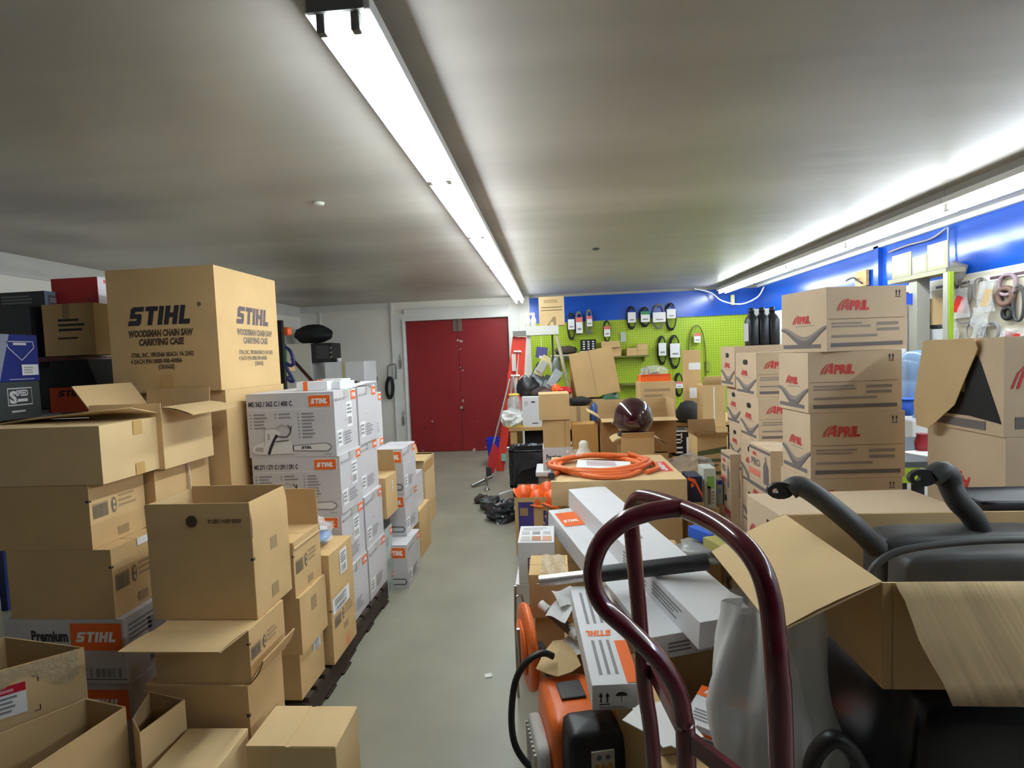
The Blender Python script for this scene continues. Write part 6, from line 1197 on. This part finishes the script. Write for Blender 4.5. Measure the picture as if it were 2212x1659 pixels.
kr=fit((200,653,763),lx=89,rx=232,Y=2.78); kr['d']=.3; kr['h']+=kr['loc'][2]-1.66; kr['loc']=(kr['loc'][0],2.78+.15,1.66)
carton('Kraft carton with black stamped lines on the upper rack shelf by the tall carton',kr,KRAFT,lambda f,w,d,h:(f['F'].lines(w*.3,h*.45,w*.55,h*.28,3,INK),f['F'].lines(w*.28,h*.3,w*.5,h*.07,1,INKB),f['F'].rect(w*.4,h*.72,w*.13,h*.28,FAINT)))
kt_=kr['loc'][2]+kr['h']
carton('Red carton with a white end label on top of the stamped kraft carton',dict(w=.29,d=.2,h=.165,loc=(kr['loc'][0]-.08,3.02,kt_+.001)),mat('red_carton',(184,34,34),.5),None,parts=lambda root,w,d,h:(lambda mb:(faces(mb,w,d,h)['R'].rect(.0,0,d,h,mat('pinkish_white',(236,226,232),.6),1),faces(mb,w,d,h)['R'].rect(d*.2,h*.8,d*.25,h*.12,PNK,2),faces(mb,w,d,h)['R'].lines(d*.3,h*.15,d*.4,h*.5,4,SAWM,l=2),mb.build('end_label',root)))(MB()),seam='')
bk2=dict(w=.36,d=.3,h=1.947-1.66,loc=(-3.10,2.94,1.66)); carton('Black carton with a faint silver mark, left of the stamped kraft carton',bk2,DKB,lambda f,w,d,h:f['F'].lines(w*.4,h*.2,w*.3,h*.2,3,DGREY),seam='')
carton('Flat black carton with grey pictures on the black carton',dict(w=.29,d=.2,h=.09,loc=(-3.03,2.95,1.948)),DKB,lambda f,w,d,h:(f['F'].lines(w*.08,h*.2,w*.7,h*.6,3,mat('dim_silver_ink',(110,110,116),.4)),f['R'].rect(0,0,d,h,mat('steel_blue_print',(120,136,156),.4),1),f['R'].rect(d*.1,h*.15,d*.8,h*.6,mat('grey_violet',(92,88,104),.5),2),f['R'].lines(d*.15,h*.3,d*.6,h*.3,2,SAWM,l=3)),seam='')
XB=-2.62; nb=at(-60,770,X=XB); fb_=at(83,770,X=XB); zb0=at(83,822,Y=fb_.y).z; zb1=at(83,724,Y=fb_.y).z
bl_=dict(w=.3,d=fb_.y-nb.y,h=zb1-zb0,loc=(XB-.15,(fb_.y+nb.y)/2,zb0),yaw=0)
def bluep(f,w,d,h):
    F=f['R']; w=d; stroke(F,[(w*.5,h*.85),(w*.52,h*.72),(w*.72,h*.45),(w*.93,h*.72),(w*.92,h*.85),(w*.5,h*.85)],.004,SAWL); F.lines(w*.6,h*.75,w*.22,h*.1,1,SAWL); F.pol([(0,0),(w*.35,0),(w*.55,h),(0,h)],mat('silver_blue_print',(150,158,176),.3)); F.rect(w*.5,.01,w*.4,.003,SAWL)
def bluelab(root,w,d,h):
    mb=MB(); F=faces(mb,w,d,h)['R']; w=d; F.rect(w*.7,h*.13,w*.27,h*.23,PAPER,3); F.lines(w*.73,h*.16,w*.15,h*.16,3,SAWM,l=4); mb.build('paper_label',root)
carton('Blue and silver carton with a shield outline and white label at the left edge',bl_,NVB,bluep,seam='',parts=bluelab)
sp_=dict(w=.3,d=bl_['d']-.01,h=zb0-.001-1.348,loc=(XB-.152,bl_['loc'][1],1.348),yaw=0)
carton('Graphite carton with a framed speed lettering panel at the left edge',sp_,CHC,lambda f,ww,w,h:(f['R'].rect(w*.45,h*.36,w*.4,h*.48,SAWL),f['R'].rect(w*.46,h*.39,w*.38,h*.42,CHC,2),f['R'].text('S',w*.47,h*.44,h*.3,SAWL,l=3,bold=.05),f['R'].text('SPEED',w*.58,h*.62,h*.15,SAWL,w=w*.2,l=3,bold=.04),f['R'].lines(w*.58,h*.42,w*.22,h*.16,1,SAWL,l=3),f['R'].rect(w*.5,h*.18,w*.22,h*.05,SAWL)),seam='')
bgS=thing('carry_bag','Black carry bag with a dark orange lower front on the rack below the stamped carton','bag',(at(155,860,Y=2.72).x,2.82,1.348)); mb=MB(); mb.prism([(-.15,0),(.15,0),(.15,.14),(.10,.285),(-.12,.285),(-.15,.14)],.18,BLACKM,Matrix.Translation((0,.09,0))@Matrix.Rotation(math.pi/2,4,'X')); mb.build('bag_body',bgS)
mb=MB(); f=Face(mb,(-.145,-.0925,0),(1,0,0),(0,0,1)); f.rect(.01,.0,.27,.135,mat('burnt_orange_cloth',(190,66,26),.7)); f.brand(.06,.085,.035,mat('dark_brown_ink',(50,24,18),.8),w=.17,l=2); mb.build('orange_front',bgS)
carton('Plain black carton at the back of the rack shelf behind the carry bag',dict(w=.62,d=.16,h=.26,loc=(-3.06,3.14,1.348),yaw=0),DKB,None,seam='')  # added black filler, darkens the bright wall gap beside the carry bag
# small things on floor and ceiling
tag(MB().box((0,0,.002),(.035,.03,.004),PAPER).build('paper_scrap',loc=at(1055,1460,Z=0),yaw=15),'Tiny white paper scrap alone on the aisle floor','paper scrap')
for k,(px,py) in enumerate(((688,441),(1287,539))):
    p=at(px,py,Z=CZ-.01); t=MB().lathe([(0,0),(.03,0),(.035,.012),(.0,.014)],WPAINT if k==0 else DGREY,10).build('ceiling_hook',loc=(p.x,p.y,CZ-.014)); tag(t,('White wire stub on the ceiling left of the aisle lights','Small dark hook on the ceiling right of the aisle lights')[k],'ceiling hook')
